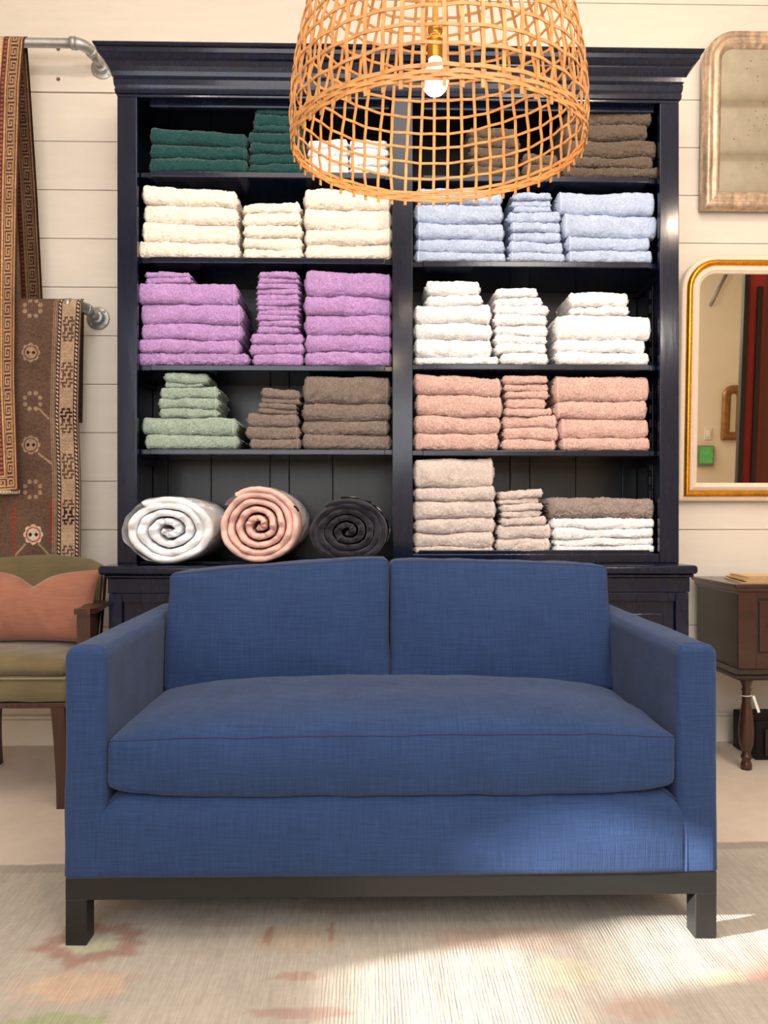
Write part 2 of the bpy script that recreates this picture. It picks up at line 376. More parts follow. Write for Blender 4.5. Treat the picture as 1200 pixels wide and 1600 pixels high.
for side, (a, b, ys) in dict(L=(xi0, xi1, (269, 403, 571, 702)), R=(xi2, xi3, (275.5, 409, 569.5, 704))).items():
    pa = xl+.031 if side == 'L' else (xi1+xi2)/2+.013; pb = (xi1+xi2)/2-.013 if side == 'L' else xr-.031
    for i, y in enumerate(ys):
        z = Z(y, YS-.012, 415 if side == 'L' else 838); SH[side, i] = z
        s = box('shelf', pa, pb, YS, YBK-.013, z-.020, z, nav, cab, r=.002)
        nn = box('nosing', a+.042, b-.028, YS-.014, YS-.001, z-.022, z+.001, nav, s, r=.003, k=2)
        for xx in (pa, pb-.02): box('shelf_cleat', xx, xx+.02, YS+.01, YBK-.02, z-.045, z-.0205, nav, cab)
SH['R', 4] = ZR5
# notched rack on the right inner side
mb = MB(); xx = xr-.031
for j in range(26): addbox(mb, xx-.012, xx, YU+.20, YU+.235, .9+j*.06, .9+j*.06+.038)
addbox(mb, xx-.004, xx, YU+.19, YU+.245, .88, 2.5)
mb.build('shelf_rack', M['navy2'], cab, smooth=False)
# base
bl, br = X(168, YB), X(1078, YB)
box('base_carcass', bl+.002, br-.002, YB+.03, YBK, .07, zct-.03, nav, cab)
box('plinth', bl+.01, br-.01, YB+.05, YBK, 0, .07, nav, cab)
V, Fq = rbox((0, 0, 0), (1, 1, 1), .1)
cl_, cr_ = X(152, YB-.03), X(1092, YB-.03)
box('counter_top', cl_, cr_, YB-.03, YBK, zct-.032, zct, nav, cab, r=.012, k=4, smooth=True)
box('cove_moulding', bl-.012, br+.012, YB-.012, YBK, zct-.046, zct-.0325, nav, cab, r=.006, k=3, smooth=True)
xs = np.linspace(bl, br, 5); zt = zct-.047
box('frieze_rail', bl, br, YB, YB+.029, zt-.055, zt, nav, cab, r=.002)
for i in range(4):
    a, b = xs[i], xs[i+1]
    d = box('door', a+.012, b-.012, YB+.012, YB+.029, .10, zt-.057, nav, cab, r=.002)
    mb = MB(); w = .055
    for (p, q, r1, r2) in ((a+.004, a+w, .09, zt-.056), (b-w, b-.004, .09, zt-.056), (a+w, b-w, zt-.056-w*.6, zt-.056), (a+w, b-w, .09, .09+w)):
        addbox(mb, p, q, YB-.001, YB+.0115, r1, r2, r=.003)
    mb.build('door_frame', nav, d, smooth=False)
    V, Fq = rbox(((a+b)/2, YB+.008, (.10+zt-.09)/2+.02), (b-a-2*w-.09, .012, zt-.19-2*w-.02), .005, 2)
    mk('raised_panel', V, Fq, nav, d, smooth=False)

# ------------------------------------------------ towels
ORD = ['topmost', 'second', 'third', 'fourth', 'fifth', 'sixth', 'seventh', 'eighth', 'ninth', 'tenth', 'eleventh', 'twelfth', 'thirteenth', 'fourteenth', 'fifteenth', 'sixteenth']
seedc = [100]
def towel(x0, x1, zbf, ztf, yf, D, fuzz, m, hem, org, label, group, hemR, hmat, layers, cat):
    seedc[0] += 1; sd = seedc[0]; r = np.random.default_rng(sd)
    w = x1-x0; xm = (x0+x1)/2; h = float(ztf(np.array([xm]))[0]-zbf(np.array([xm]))[0]); h = max(h, .006)
    er = min(.4*h, .014)
    nx = int(np.clip(w/.0042, 16, 90))
    t = np.linspace(-1, 1, nx); xe = np.sign(t)*(1-(1-np.abs(t))**1.15)
    s = xm+(w/2)*xe
    de = np.clip((w/2-np.abs(s-xm))/er, 0, 1); sc = np.sqrt(np.clip(1-(1-de)**2, .0, 1))*.45+.55
    nf = int(np.clip(h*1.6/.0038, 9, 26)); nt_ = 14
    af = np.linspace(-pi/2, pi/2, nf)
    bulge = min(.40*h, .026)
    e_ = .72
    fu = -np.sign(np.cos(af))*np.abs(np.cos(af))**e_*bulge; fv = np.sign(np.sin(af))*np.abs(np.sin(af))**e_
    tt = (np.linspace(0, 1, nt_+2)[1:-1])**1.6
    ab = np.linspace(pi/2, -pi/2, 5)
    U = np.concatenate([fu, tt*(D-2*bulge), (D-2*bulge)+np.cos(ab)*bulge, (tt*(D-2*bulge))[::-1]])
    Vv = np.concatenate([fv, np.ones(nt_), np.sin(ab), -np.ones(nt_)])
    nc = len(U)
    zb_ = zbf(s); zt_ = ztf(s); zm = (zb_+zt_)/2; hh = (zt_-zb_)/2
    P = np.zeros((nx, nc, 3))
    skew = r.uniform(-.012, .012); offy = r.uniform(-.004, .004)
    Uc = (D-2*bulge)/2
    wob = .004*np.sin(s*r.uniform(8, 22)+r.uniform(0, 6))
    P[..., 0] = s[:, None]
    P[..., 1] = yf+bulge+offy+Uc+(U[None, :]-Uc)*(sc[:, None]*.25+.75)+(skew*(s-xm)/w+wob)[:, None]
    P[..., 2] = zm[:, None]+Vv[None, :]*hh[:, None]*sc[:, None]
    # end bulge of layers
    flat = P.reshape(-1, 3)
    nrm = np.zeros((nx, nc, 3)); nrm[..., 1] = np.concatenate([-np.cos(af), np.zeros(nt_), np.cos(ab), np.zeros(nt_)]); nrm[..., 2] = Vv
    lump = snoise(flat, .06, sd)*.0024+snoise(flat, .018, sd+5000)*.0012
    jit = (r.random(len(flat))-.5)*fuzz
    amt = (lump*min(1, h/.03)+jit)
    # keep underside above its support
    P = (flat+nrm.reshape(-1, 3)*amt[:, None]).reshape(nx, nc, 3)
    V = [P.reshape(-1, 3)]; Fs = [gridF(nx, nc, cv=True)]; n = nx*nc; K = layers*4
    for sg, ring, ib in ((-1, P[0], 0), (1, P[-1], (nx-1)*nc)):
        cen = ring.mean(0); prev = ib
        for k in range(1, K+1):
            f = 1-k/K*.96
            g = -(.5-.5*cos(2*pi*layers*k/K))*.016+.008*sqrt(max(0, 1-f*f))
            q = cen+(ring-cen)*np.array([1, f*1.0+(1-f)*.0, f]); q[:, 1] = cen[1]+(ring[:, 1]-cen[1])*(1-(1-f)*.25 if f > .05 else .7)
            q[:, 0] = ring[:, 0].mean()+sg*g+(r.random(nc)-.5)*fuzz*1.2
            V.append(q); i = np.arange(nc); j = (i+1) % nc
            a, b = prev+i, prev+j; c, d = n+i, n+j
            Fs.append(np.stack([a, b, d, c], 1) if sg > 0 else np.stack([b, a, c, d], 1)); prev = n; n += nc
        V.append(q.mean(0)[None]); i = np.arange(nc); j = (i+1) % nc
        tri = np.stack([prev+i, prev+j, np.full(nc, n)], 1) if sg > 0 else np.stack([prev+j, prev+i, np.full(nc, n)], 1)
        Fs.append(tri); n += 1
    q4 = np.concatenate([f for f in Fs if f.shape[1] == 4]); q3 = np.concatenate([f for f in Fs if f.shape[1] == 3])
    o = mk(cat, np.concatenate(V), [q4, q3], m, org=org); tag(o, label, 'towel' if cat != 'bath_mat' else 'bath mat', group)
    if hem and w > .12:
        xh = (x1-.012) if hemR else (x0+.012)
        rows = []
        for dx, up in ((-.0045, -.001), (-.004, .0016), (0, .0022), (.004, .0016), (.0045, -.001)):
            i0 = int(np.argmin(np.abs(s-(xh+dx)))); ring = P[i0].copy(); ring[:, 0] = xh+dx
            rows.append((ring+nrm[i0]*up)[:nf+6])
        mk('hem', np.array(rows).reshape(-1, 3), gridF(5, nf+6), hmat, o)
    return o
ROWN = ['top shelf', 'second shelf', 'third shelf', 'fourth shelf', 'bottom shelf']
def stack(side, row, pos, col, items, hemR=True, yf=None, D=.30, fuzz=.0042, slope=0, shag=False):
    """items top->bottom: (kind, x0, x1, ytop) ; kind b bath, h hand, w washcloth, m bath mat"""
    yf0 = YS-.004 if yf is None else yf
    zbase = SH[side, row]+.0012
    n = len(items); tops = []
    xa = min(X(i[1], yf0) for i in items); xb = max(X(i[2], yf0) for i in items); xm = (xa+xb)/2
    colname = TC[col][0]
    for k, it in enumerate(items):
        z = Z(it[3], yf0, it[1]/2+it[2]/2)
        tops.append(z)
    tops.append(zbase)
    sd = seedc[0]*7+13
    def bf(k):
        z = tops[k]; amp = 0 if k == n else min(.0055, .10*(tops[max(k-1, 0)]-tops[k] if k else .03)+.0012)
        sl = 0 if k == n else slope*(1-k/n)
        def f(x, g=0):
            P = np.stack([x, x*0, x*0+k*.37], 1)
            return z+sl*(x-xm)+amp*snoise(P, .22, sd+k)+g
        return f
    cnt = {}
    for it in items: cnt[it[0]] = cnt.get(it[0], 0)+1
    for k, it in enumerate(items):
        kd = it[0]; nm = {'b': 'bath_towel', 'h': 'hand_towel', 'w': 'washcloth', 'm': 'bath_mat'}[kd]
        x0, x1 = X(it[1], yf0)+RNG.uniform(0, .003), X(it[2], yf0)-RNG.uniform(0, .003)
        c2 = col; ft = fuzz; mm = M['t_'+c2]
        if len(it) > 4: c2 = it[4]; mm = M['t_'+c2]
        cn = TC[c2][0]
        if kd == 'm' : ft = .010; cn = 'shaggy '+cn
        D2 = {'b': D, 'h': min(D, .24), 'w': min(D, .20), 'm': D}[kd]
        of = ORD[k]+' from top' if 0 < k < n-1 else ('topmost' if k == 0 else 'lowest')
        lab = f"{cn} {nm.replace('_', ' ')}, {of} in {pos} stack, {ROWN[row]}, {'left' if side == 'L' else 'right'} half"
        a = bf(k+1); b = bf(k)
        towel(x0, x1, lambda x, a=a: a(x, .0004), lambda x, b=b: b(x, -.0004), yf0+(.004 if kd == 'w' else 0), D2, ft, mm, kd in 'bh', ((x0+x1)/2, yf0+.1, tops[k+1]),
            lab, f"{TC[col][0]} towels on the {ROWN[row]}", hemR, M['h_'+c2], 3 if kd == 'b' else 2, nm)
# top shelf left
stack('L', 0, 'leftmost', 'teal', [('b', 234, 386, 203), ('b', 233, 386, 226), ('b', 232, 387, 247)], slope=-.05)
stack('L', 0, 'second', 'teal', [('h', 400, 470, 167), ('h', 396, 470, 177), ('h', 397, 470, 198), ('h', 388, 473, 207), ('h', 390, 473, 224), ('h', 389, 473, 239), ('h', 389, 474, 255)])
stack('L', 0, 'third', 'white', [('w', 481, 543, 217), ('w', 480, 544, 230), ('w', 481, 544, 243), ('w', 480, 545, 256)])
stack('L', 0, 'rightmost', 'white', [('w', 546, 606, 217), ('w', 547, 608, 230), ('w', 546, 608, 243), ('w', 547, 609, 256)])
# top shelf right
stack('R', 0, 'left', 'dbrown', [('h', 733, 806, 198), ('h', 731, 812, 214), ('h', 735, 810, 230), ('h', 733, 812, 246), ('h', 734, 814, 260)])
stack('R', 0, 'middle', 'dbrown', [('h', 818, 874, 240), ('h', 817, 876, 257)])
stack('R', 0, 'right', 'dbrown', [('b', 884, 1019, 170), ('b', 882, 1012, 194), ('b', 884, 1027, 217), ('b', 883, 1021, 245), ('m', 880, 1032, 261)], hemR=False, fuzz=.0065)
# second shelf
stack('L', 1, 'left', 'cream', [('b', 221, 370, 292), ('b', 222, 371, 320), ('b', 222, 372, 348), ('b', 215, 373, 377)], slope=-.06)
stack('L', 1, 'middle', 'cream', [('h', 378, 469, 317), ('h', 379, 470, 333), ('h', 380, 472, 352), ('h', 380, 472, 371), ('h', 379, 473, 388)], slope=.06)
stack('L', 1, 'right', 'cream', [('b', 475, 612, 294), ('b', 475, 613, 326), ('b', 476, 613, 357), ('b', 476, 613, 381)])
stack('R', 1, 'left', 'blue', [('b', 649, 785, 294), ('b', 648, 786, 317), ('b', 650, 789, 347), ('b', 649, 790, 373), ('b', 648, 792, 393)], hemR=False)
stack('R', 1, 'middle', 'blue', [('w', 802, 862, 301), ('w', 801, 861, 311), ('w', 803, 862, 322), ('h', 794, 876, 331), ('h', 797, 877, 347), ('h', 798, 878, 362), ('h', 796, 881, 377), ('h', 795, 884, 395)], hemR=False)
stack('R', 1, 'right', 'blue', [('b', 872, 1025, 299), ('b', 880, 1030, 334), ('b', 885, 1017, 369), ('b', 887, 1021, 389)], hemR=False)
# third shelf
stack('L', 2, 'left', 'pink', [('w', 226, 296, 424), ('w', 225, 298, 433), ('b', 214, 370, 442), ('b', 218, 378, 475), ('b', 219, 378, 506), ('b', 215, 374, 530), ('m', 214, 388, 551)])
stack('L', 2, 'middle', 'pink', [('w', 403, 465, 424), ('w', 403, 468, 434), ('w', 401, 466, 442), ('w', 400, 468, 450), ('w', 400, 467, 459), ('w', 401, 468, 468), ('w', 402, 467, 476), ('w', 402, 468, 484), ('w', 401, 466, 492), ('w', 403, 468, 500), ('w', 402, 467, 509),
    ('h', 392, 473, 520), ('h', 390, 474, 537), ('h', 395, 474, 553)])
stack('L', 2, 'right', 'pink', [('b', 476, 612, 424), ('b', 475, 613, 462), ('b', 476, 613, 491), ('b', 477, 613, 523), ('b', 476, 613, 549)], slope=-.04)
stack('R', 2, 'left', 'white', [('h', 666, 750, 437), ('h', 667, 754, 461), ('b', 647, 768, 477), ('b', 647, 769, 504), ('b', 647, 770, 529), ('b', 647, 780, 557)], hemR=True)
stack('R', 2, 'middle', 'white', [('w', 774, 840, 449), ('w', 774, 848, 464), ('h', 774, 857, 477), ('h', 773, 856, 492), ('h', 775, 857, 508), ('h', 774, 856, 523), ('h', 775, 855, 536), ('h', 782, 858, 551)], hemR=False)
stack('R', 2, 'right', 'white', [('h', 889, 984, 456), ('h', 891, 983, 478), ('b', 868, 1018, 492), ('b', 868, 1011, 530), ('b', 868, 1015, 549)], hemR=False)
# fourth shelf
stack('L', 3, 'left', 'green', [('w', 256, 324, 582), ('w', 257, 316, 598), ('h', 249, 340, 604), ('h', 246, 342, 621), ('h', 249, 340, 638), ('b', 220, 369, 653), ('b', 226, 372, 680)])
stack('L', 3, 'middle', 'taupe', [('w', 408, 468, 606), ('w', 407, 469, 621), ('w', 403, 464, 630), ('w', 403, 464, 639), ('h', 385, 467, 646), ('h', 384, 468, 667), ('h', 390, 470, 685)], slope=-.10)
stack('L', 3, 'right', 'taupe', [('b', 474, 611, 588), ('b', 473, 611, 630), ('b', 472, 608, 657), ('b', 473, 612, 679)], fuzz=.0065)
stack('R', 3, 'left', 'salmon', [('b', 647, 784, 587), ('b', 649, 786, 618), ('b', 647, 783, 650), ('b', 647, 780, 677)], slope=-.05)
stack('R', 3, 'middle', 'salmon', [('w', 786, 857, 586), ('w', 789, 859, 600), ('w', 790, 858, 611), ('w', 792, 854, 622), ('h', 789, 864, 638), ('h', 787, 870, 650), ('h', 787, 873, 668), ('h', 785, 870, 687)])
stack('R', 3, 'right', 'salmon', [('b', 866, 1016, 588), ('b', 868, 1012, 626), ('b', 875, 1016, 654), ('b', 877, 1016, 684)], hemR=False)
# bottom shelf right
stack('R', 4, 'left', 'beige', [('b', 646, 773, 717), ('b', 647, 774, 761), ('b', 646, 776, 783), ('b', 647, 774, 811), ('b', 646, 772, 833), ('b', 647, 772, 855)], slope=.03)
stack('R', 4, 'middle', 'beige', [('w', 781, 848, 766), ('w', 779, 844, 779), ('w', 782, 850, 787), ('w', 783, 848, 798), ('h', 783, 855, 808), ('h', 778, 862, 820), ('h', 776, 861, 842)], slope=.05)
stack('R', 4, 'right', 'white', [('m', 858, 1024, 779, 'shag'), ('b', 862, 1024, 809), ('b', 865, 1024, 826), ('b', 866, 1024, 841), ('b', 867, 1025, 853)], hemR=False, D=.30)

# ------------------------------------------------ duvet rolls
def roll(cx, cz, rx, rz, yf, D, m, turns, label, seed, squash=0, open_=.012):
    r = np.random.default_rng(seed)
    R = 1.0; t = (R-.10)/turns
    n = int(turns*120); ph = np.linspace(0, turns*2*pi, n)+r.uniform(0, 1)
    ph0 = ph[-1]-(.6+pi*.5)   # outer loose end near the upper right
    T = ph[-1]-ph[0]
    def rf_(p):
        q = np.clip((p-ph[0])/T, -.06, 1); return .035+(1-.035-t*.36)*(1-np.sign(1-q)*np.abs(1-q)**1.28)
    A0 = ph % (2*pi)
    wob = .030*np.sin(A0*3+seed)+.022*np.sin(A0*5+2*seed)
    rad = rf_(ph); h = np.clip((rf_(ph+pi)-rf_(ph-pi))*.5, t*.62, 2*t)*.66
    rad = rad*(1+wob*np.clip(1.15-rad, 0, 1))
    pk = .5+.5*np.abs(np.sin(ph*5.5+seed+1.1*np.sin(ph*1.3)))**.6; h = h*(.80+.24*pk)
    A = ph-ph0
    # cross-section: radial offset, depth
    arc = np.linspace(-pi/2, pi/2, 9)
    offs = []; deps = []
    Lq = np.linspace(1, .04, 14)
    for L in Lq: offs.append(-1.0); deps.append(('s', L))
    for a in arc: offs.append(sin(a)); deps.append(('a', cos(a)))
    for L in Lq[::-1]: offs.append(1.0); deps.append(('s', L))
    m_ = len(offs); V = np.zeros((n, m_, 3))
    yw = yf+.010*np.sin(ph*3.1+seed)+.006*np.sin(ph*7.7)+.012*(1-rad)
    for j in range(m_):
        k, v = deps[j]
        if k == 'a':
            y = yw-v*(.008+.013*pk); rr = rad+offs[j]*h
        else:
            y = yw+v*(yf+D-yw)
            q = np.abs(np.sin(v*D/.075*pi))*.5+.5*np.abs(np.sin(ph*5.5))
            rr = rad+offs[j]*h*(1+(.08*q if offs[j] > 0 else 0))
        V[:, j, 0] = cx+rx*rr*np.cos(A); V[:, j, 1] = y; V[:, j, 2] = cz+rz*rr*np.sin(A)
    V = V+(snoise(V.reshape(-1, 3), .028, seed+40).reshape(V.shape[:2])*.0022)[..., None]*np.array([.3, -1, .5])
    V = V+(snoise(V.reshape(-1, 3), .011, seed+60).reshape(V.shape[:2])*.0011)[..., None]*np.array([.5, -1, .5])
    lo = V[..., 2].min(); V[..., 2] = np.where(V[..., 2] < cz, cz-(cz-V[..., 2])*( (cz-(zct+.008))/max(cz-lo, 1e-4)), V[..., 2])
    Fs = [gridF(n, m_, flip=True)]
    for b in (0, (n-1)*m_):
        i = np.arange(m_//2); Fs.append(np.stack([b+i, b+i+1, b+m_-2-i, b+m_-1-i], 1)[:m_//2-1])
    root = thing('rolled_duvet', (cx, yf+D/2, zct), label, 'duvet', 'rolled duvets on the cabinet counter')
    mk('quilt', V.reshape(-1, 3), [np.concatenate(Fs)], m, root)
    return root
def sleeve(root, cx, cz, rx, rz, y0, y1, a0, a1, name='plastic_sleeve', mt=None, seed=3, grow=1.03, thick=.0012):
    an = np.linspace(a0, a1, 90); ys = np.linspace(y0, y1, 30)
    A, Yq = np.meshgrid(an, ys, indexing='ij')
    g = grow+.012*np.sin(A*9+Yq*20+seed)+.008*np.sin(A*17-Yq*31)
    V = []
    for o_ in (0, thick): V.append(np.stack([cx+(rx*g+o_)*np.cos(A), Yq+.012*np.sin(A*5+seed)*(Yq < y0+.05), cz+(rz*g+o_)*np.sin(A)], -1).reshape(-1, 3))
    Vt = np.concatenate(V); Vt[:, 2] = np.maximum(Vt[:, 2], zct+.0075)
    n = len(an)*len(ys)
    mk(name, Vt, [gridF(len(an), len(ys)), gridF(len(an), len(ys), base=n, flip=True)], mt or M['bag'], root)
yq = YB+.02
def rr_(cxp, cyp, rxp, top, label, m, turns, seed):
    cx = X(cxp, yq); k = yq/F; rx = rxp*k; ztp = Z(top, yq); rz = (ztp-zct-.008)/2; cz = zct+.008+rz
    return roll(cx, cz, rx, rz, yq, .40, m, turns, label, seed), cx, cz, rx, rz
d1, cx, cz, rx, rz = rr_(263, 828, 70, 776, 'white quilted duvet rolled up in clear plastic at left of cabinet counter', M['quiltw'], 3.9, 1)
sleeve(d1, cx, cz, rx, rz, yq-.004, yq+.44, -.3, 2*pi-.35, seed=1, grow=1.0)
d2, cx, cz, rx, rz = rr_(404, 821, 65, 761, 'pale pink quilted duvet rolled into a round spiral, between white and black rolls', M['quiltp'], 4.7, 2)
sleeve(d2, cx, cz, rx, rz, yq+.05, yq+.44, -.5, 2.6, seed=2, grow=1.02)
mk('care_label', *tube([(cx+rx*.86, yq-.02, cz+rz*.50), (cx+rx*.93, yq-.022, cz+rz*.44), (cx+rx*.97, yq-.02, cz+rz*.36)], .004, 6), M['blackp'], d2, label='small black sewn-in label')
d3, cx, cz, rx, rz = rr_(543, 828, 64, 780, 'black quilted duvet rolled up on cabinet counter behind the sofa back', M['quiltb'], 4.7, 3)
sleeve(d3, cx, cz, rx, rz, yq+.03, yq+.40, -.35, .95, 'lining', M['white'], 4, grow=1.035)
sleeve(d3, cx, cz, rx, rz, yq+.03, yq+.20, .95, 1.75, 'lining', M['white'], 4, grow=1.07)

# ------------------------------------------------ sofa
SY = 1.79
sxl, sxr = X(99, SY), X(1123, SY); aw = .097
sofa = thing('sofa', ((sxl+sxr)/2, SY+.4, 0), 'navy blue linen two seat sofa with black wooden base in the foreground', 'sofa')
LN = M['linen']; SYB = 2.62
ztopr = .168; zrail = .115
mb = MB()
for s, (a, b) in enumerate(((sxl+.003, sxl+.052), (sxr-.054, sxr-.003))):
    for (c, d) in ((SY+.003, SY+.055), (SYB-.06, SYB-.01)):
        def tap(V, H): return V
        V, Fq = rbox(((a+b)/2, (c+d)/2, zrail/2+.006), (b-a, d-c, zrail-.006), .0025, 1)
        mk('leg', V, Fq, M['black'], sofa, smooth=False)
box('base_rail', sxl+.003, sxr-.003, SY+.003, SY+.04, zrail, ztopr, M['black'], sofa, r=.002)
box('base_rail', sxl+.003, sxr-.003, SYB-.05, SYB-.01, zrail, ztopr, M['black'], sofa, r=.002)
box('base_rail', sxl+.003, sxl+.04, SY+.041, SYB-.051, zrail, ztopr, M['black'], sofa, r=.002)
box('base_rail', sxr-.04, sxr-.003, SY+.041, SYB-.051, zrail, ztopr, M['black'], sofa, r=.002)
zat = .703
def arm(s):
    x0 = sxl if s < 0 else sxr-aw; x1 = x0+aw
    h = zat-ztopr-.002+.03
    def df(V, H):
        V = V.copy(); u = V[:, 1]/H[1]; v = V[:, 2]/H[2]
        V[:, 2] += (u*.5+.5)*.012*(v > 0)*v
        side = V[:, 0]/H[0]
        V[:, 0] += np.sign(side)*.004*(1-u**2)*(1-v**2)*(np.abs(side) > .8)
        V[:, 1] += -.004*(1-side**2)*(u < -.8)*(1-v**2)
        # front edge flares slightly down low
        V[:, 0] += s*.003*(v < 0)*(-v)
        V[:, 2] -= .010*np.abs(side)**4*(v > .9)
        V += .0012*snoise(V, .18, 31+s)[:, None]
        V[:, 2] = np.maximum(V[:, 2], -h/2+.03)
        return V
    V, Fq = rbox(((x0+x1)/2, (SY+SYB)/2, zat-h/2), (aw, SYB-SY, h), .018, 5, (6, 40, 30), df)
    return mk('arm', V, Fq, LN, sofa)
def seam(pts, parent, r=.0022, name='piping', m=None):
    V, Fs = tube(pts, r, 6); return mk(name, V, Fs, m or M['seam'], parent)
for s in (-1, 1):
    o = arm(s)
    x0 = sxl if s < 0 else sxr-aw; x1 = x0+aw
    # seam where front facing meets the sides and top
    p = [(x0+.010, SY+.0035, z) for z in np.linspace(ztopr+.02, zat-.03, 12)]
    p = [(x0+.014+.01*i/8, SY+.012+.0, zat-.012+.006*sin(i/8*pi)) for i in range(9)]
    xin = x1 if s < 0 else x0
    pts = [(xin, SY+.0005, ztopr+.012), (xin, SY, ztopr+.08), (xin, SY, ztopr+.14)]
    seam([(x0+.008+(aw-.016)*t, SY+.019, zat+.0004-.010*abs(2*t-1)**4) for t in np.linspace(.05, .95, 16)], o, .0016, 'seam')
# deck with bulging front
dx0, dx1 = sxl+aw-.022, sxr-aw+.022; zdt = .356
DR = .065
def dfd(V, H):
    V = V.copy(); u = V[:, 0]/H[0]; v = V[:, 2]/H[2]; w = V[:, 1]/H[1]; f = (V[:, 1] < -H[1]+.06)
    V[:, 1] -= f*.012*(1-v**2)*(1-u**8)
    V[:, 1] += (w < -.8)*.024*np.clip((v-.35)/.65, 0, 1)**3
    q = np.clip((np.abs(V[:, 0])-(H[0]-DR))/DR, 0, 1)
    V[:, 2] += np.clip(v, 0, 1)**2*(.006*(1-u**2)-DR*(1-np.sqrt(1-q**2*.98)))
    V += .0012*snoise(V, .25, 55)[:, None]
    V[:, 2] = np.maximum(V[:, 2], -H[2]+.03)
    return V
dzh = zdt-ztopr-.002+.03
V, Fq = rbox(((dx0+dx1)/2, (SY-.001+SYB-.1)/2, zdt-dzh/2), (dx1-dx0, SYB-.1-SY+.001, dzh), .014, 5, (90, 20, 12), dfd)
deck = mk('seat_deck', V, Fq, LN, sofa)
for s in (-1, 1):
    xe = dx0 if s < 0 else dx1
    P_ = [(xe-s*.0005, SY-.0005+.004*0, z) for z in np.linspace(ztopr+.004, zdt-DR, 10)]
    P_ += [(xe-s*DR*(1-cos(a)), SY+.002+.020*sin(a)**3, zdt-DR+(DR-.004)*sin(a)) for a in np.linspace(.1, pi/2, 12)]
    seam(P_, deck, .0014, 'seam')
# seat cushion
cz0, cz1 = .364, .486; cy0, cy1 = SY+.002, 2.36
def seat_def(V, H):
    V = V.copy(); u = V[:, 0]/H[0]; w = V[:, 1]/H[1]; v = V[:, 2]/H[2]
    cu = np.clip(1-np.abs(u)**2.8, 0, 1)**.6; cw = np.clip(1-np.abs(w)**3.2, 0, 1)
    V[:, 2] += np.where(v > 0, v*(.064*cu*np.sqrt(cw)), 0)
    V[:, 2] += np.where(v < 0, v*(.016*np.clip(1-np.abs(u)**6, 0, 1)), 0)
    V[:, 2] += np.where(v < 0, -v*.014*np.abs(u)**16, 0)
    V[:, 1] -= (w < -.5)*.016*(1-u**4)*(1-np.clip(v, -1, 1)**2)
    # soft pull creases at the middle of the front edge
    for c, wd, a in ((-.10, .012, .0035), (-.06, .010, -.003), (-.02, .014, .003), (.02, .010, -.0025), (.06, .02, .002)):
        V[:, 1] += a*np.exp(-((V[:, 0]-c-.08*(V[:, 2]))/wd)**2)*(w < -.6)*np.clip(1-np.abs(v-.3), 0, 1)
    V += .0022*snoise(V, .22, 77)[:, None]+.0008*snoise(V, .06, 78)[:, None]
    return V
sc_c = ((dx0+dx1)/2, (cy0+cy1)/2, (cz0+cz1)/2); sc_d = (dx1-dx0-.048, cy1-cy0, cz1-cz0)
V, Fq = rbox(sc_c, sc_d, .016, 4, (110, 44, 10), seat_def)
sc = mk('seat_cushion', V, Fq, LN, sofa)
def cushion_seam(c, d, r, zs, deform, parent, n=70, rad=.002):
    H = np.array(d)/2
    t = np.linspace(0, 1, n)
    P = []
    loop = [(-1, -1), (1, -1), (1, 1), (-1, 1), (-1, -1)]
    for (a, b) in zip(loop[:-1], loop[1:]):
        for q in t[:-1]:
            P.append(((a[0]+(b[0]-a[0])*q)*H[0], (a[1]+(b[1]-a[1])*q)*H[1], zs*H[2]))
    P = np.array(P); Pin = np.clip(P, -(H-r), H-r); D = P-Pin; L = np.linalg.norm(D, axis=1, keepdims=True); L[L == 0] = 1
    P = Pin+D/L*r
    P = deform(P, H)+np.array(c)
    V, Fs = tube(P, rad, 6, closed=True); mk('piping', V, Fs, M['seam'], parent)
cushion_seam(sc_c, sc_d, .016, .985, seat_def, sc); cushion_seam(sc_c, sc_d, .016, -.985, seat_def, sc)
# back frame + back cushions
box('backrest', sxl+aw+.004, sxr-aw-.004, SYB-.11, SYB, ztopr+.003, .79, LN, sofa, r=.03, k=5, smooth=True)
def back_cushion(px0, px1, zl, zr, sd, y0=2.28):
    x0, x1 = X(px0, 2.33), X(px1, 2.33); zb_ = .490; h = (zl+zr)/2-zb_; w = x1-x0
    def df(V, H):
        V = V.copy(); u = V[:, 0]/H[0]; w_ = V[:, 1]/H[1]; v = V[:, 2]/H[2]
        V[:, 1] += np.where(w_ < 0, w_, w_*.6)*(.040*np.clip(1-np.abs(u)**2.6, 0, 1)*np.clip(1-np.abs(v)**2.6, 0, 1))
        V[:, 2] += (v*.5+.5)*((zr-zl)/2*u)*1.0
        V[:, 2] += (v > 0)*v*.005*(1-u**4)-(v > 0)*.002*np.abs(u)**12
        V[:, 2] -= (v > 0)*0
        V[:, 1] += .07*(v*.5)      # lean back
        V += .002*snoise(V, .2, sd)[:, None]+.0007*snoise(V, .06, sd+1)[:, None]
        return V
    c = ((x0+x1)/2, y0+.075, zb_+h/2); d = (w, .13, h)
    V, Fq = rbox(c, d, .02, 4, (60, 8, 44), df)
    o = mk('back_cushion', V, Fq, LN, sofa)
    # piping round the front face
    H = np.array(d)/2; P = []; loop = [(-1, -1), (1, -1), (1, 1), (-1, 1), (-1, -1)]
    for (a, b) in zip(loop[:-1], loop[1:]):
        for q in np.linspace(0, 1, 50)[:-1]: P.append(((a[0]+(b[0]-a[0])*q)*H[0], -H[1], (a[1]+(b[1]-a[1])*q)*H[2]))
    P = np.array(P); Pin = np.clip(P, -(H-.02), H-.02); D = P-Pin; L = np.linalg.norm(D, axis=1, keepdims=True); P = Pin+D/L*.02
    P = df(P, H)+np.array(c); V, Fs = tube(P, .0018, 6, closed=True); mk('piping', V, Fs, M['seam'], o)
back_cushion(263, 608, Z(894, 2.37), Z(870, 2.37), 91)
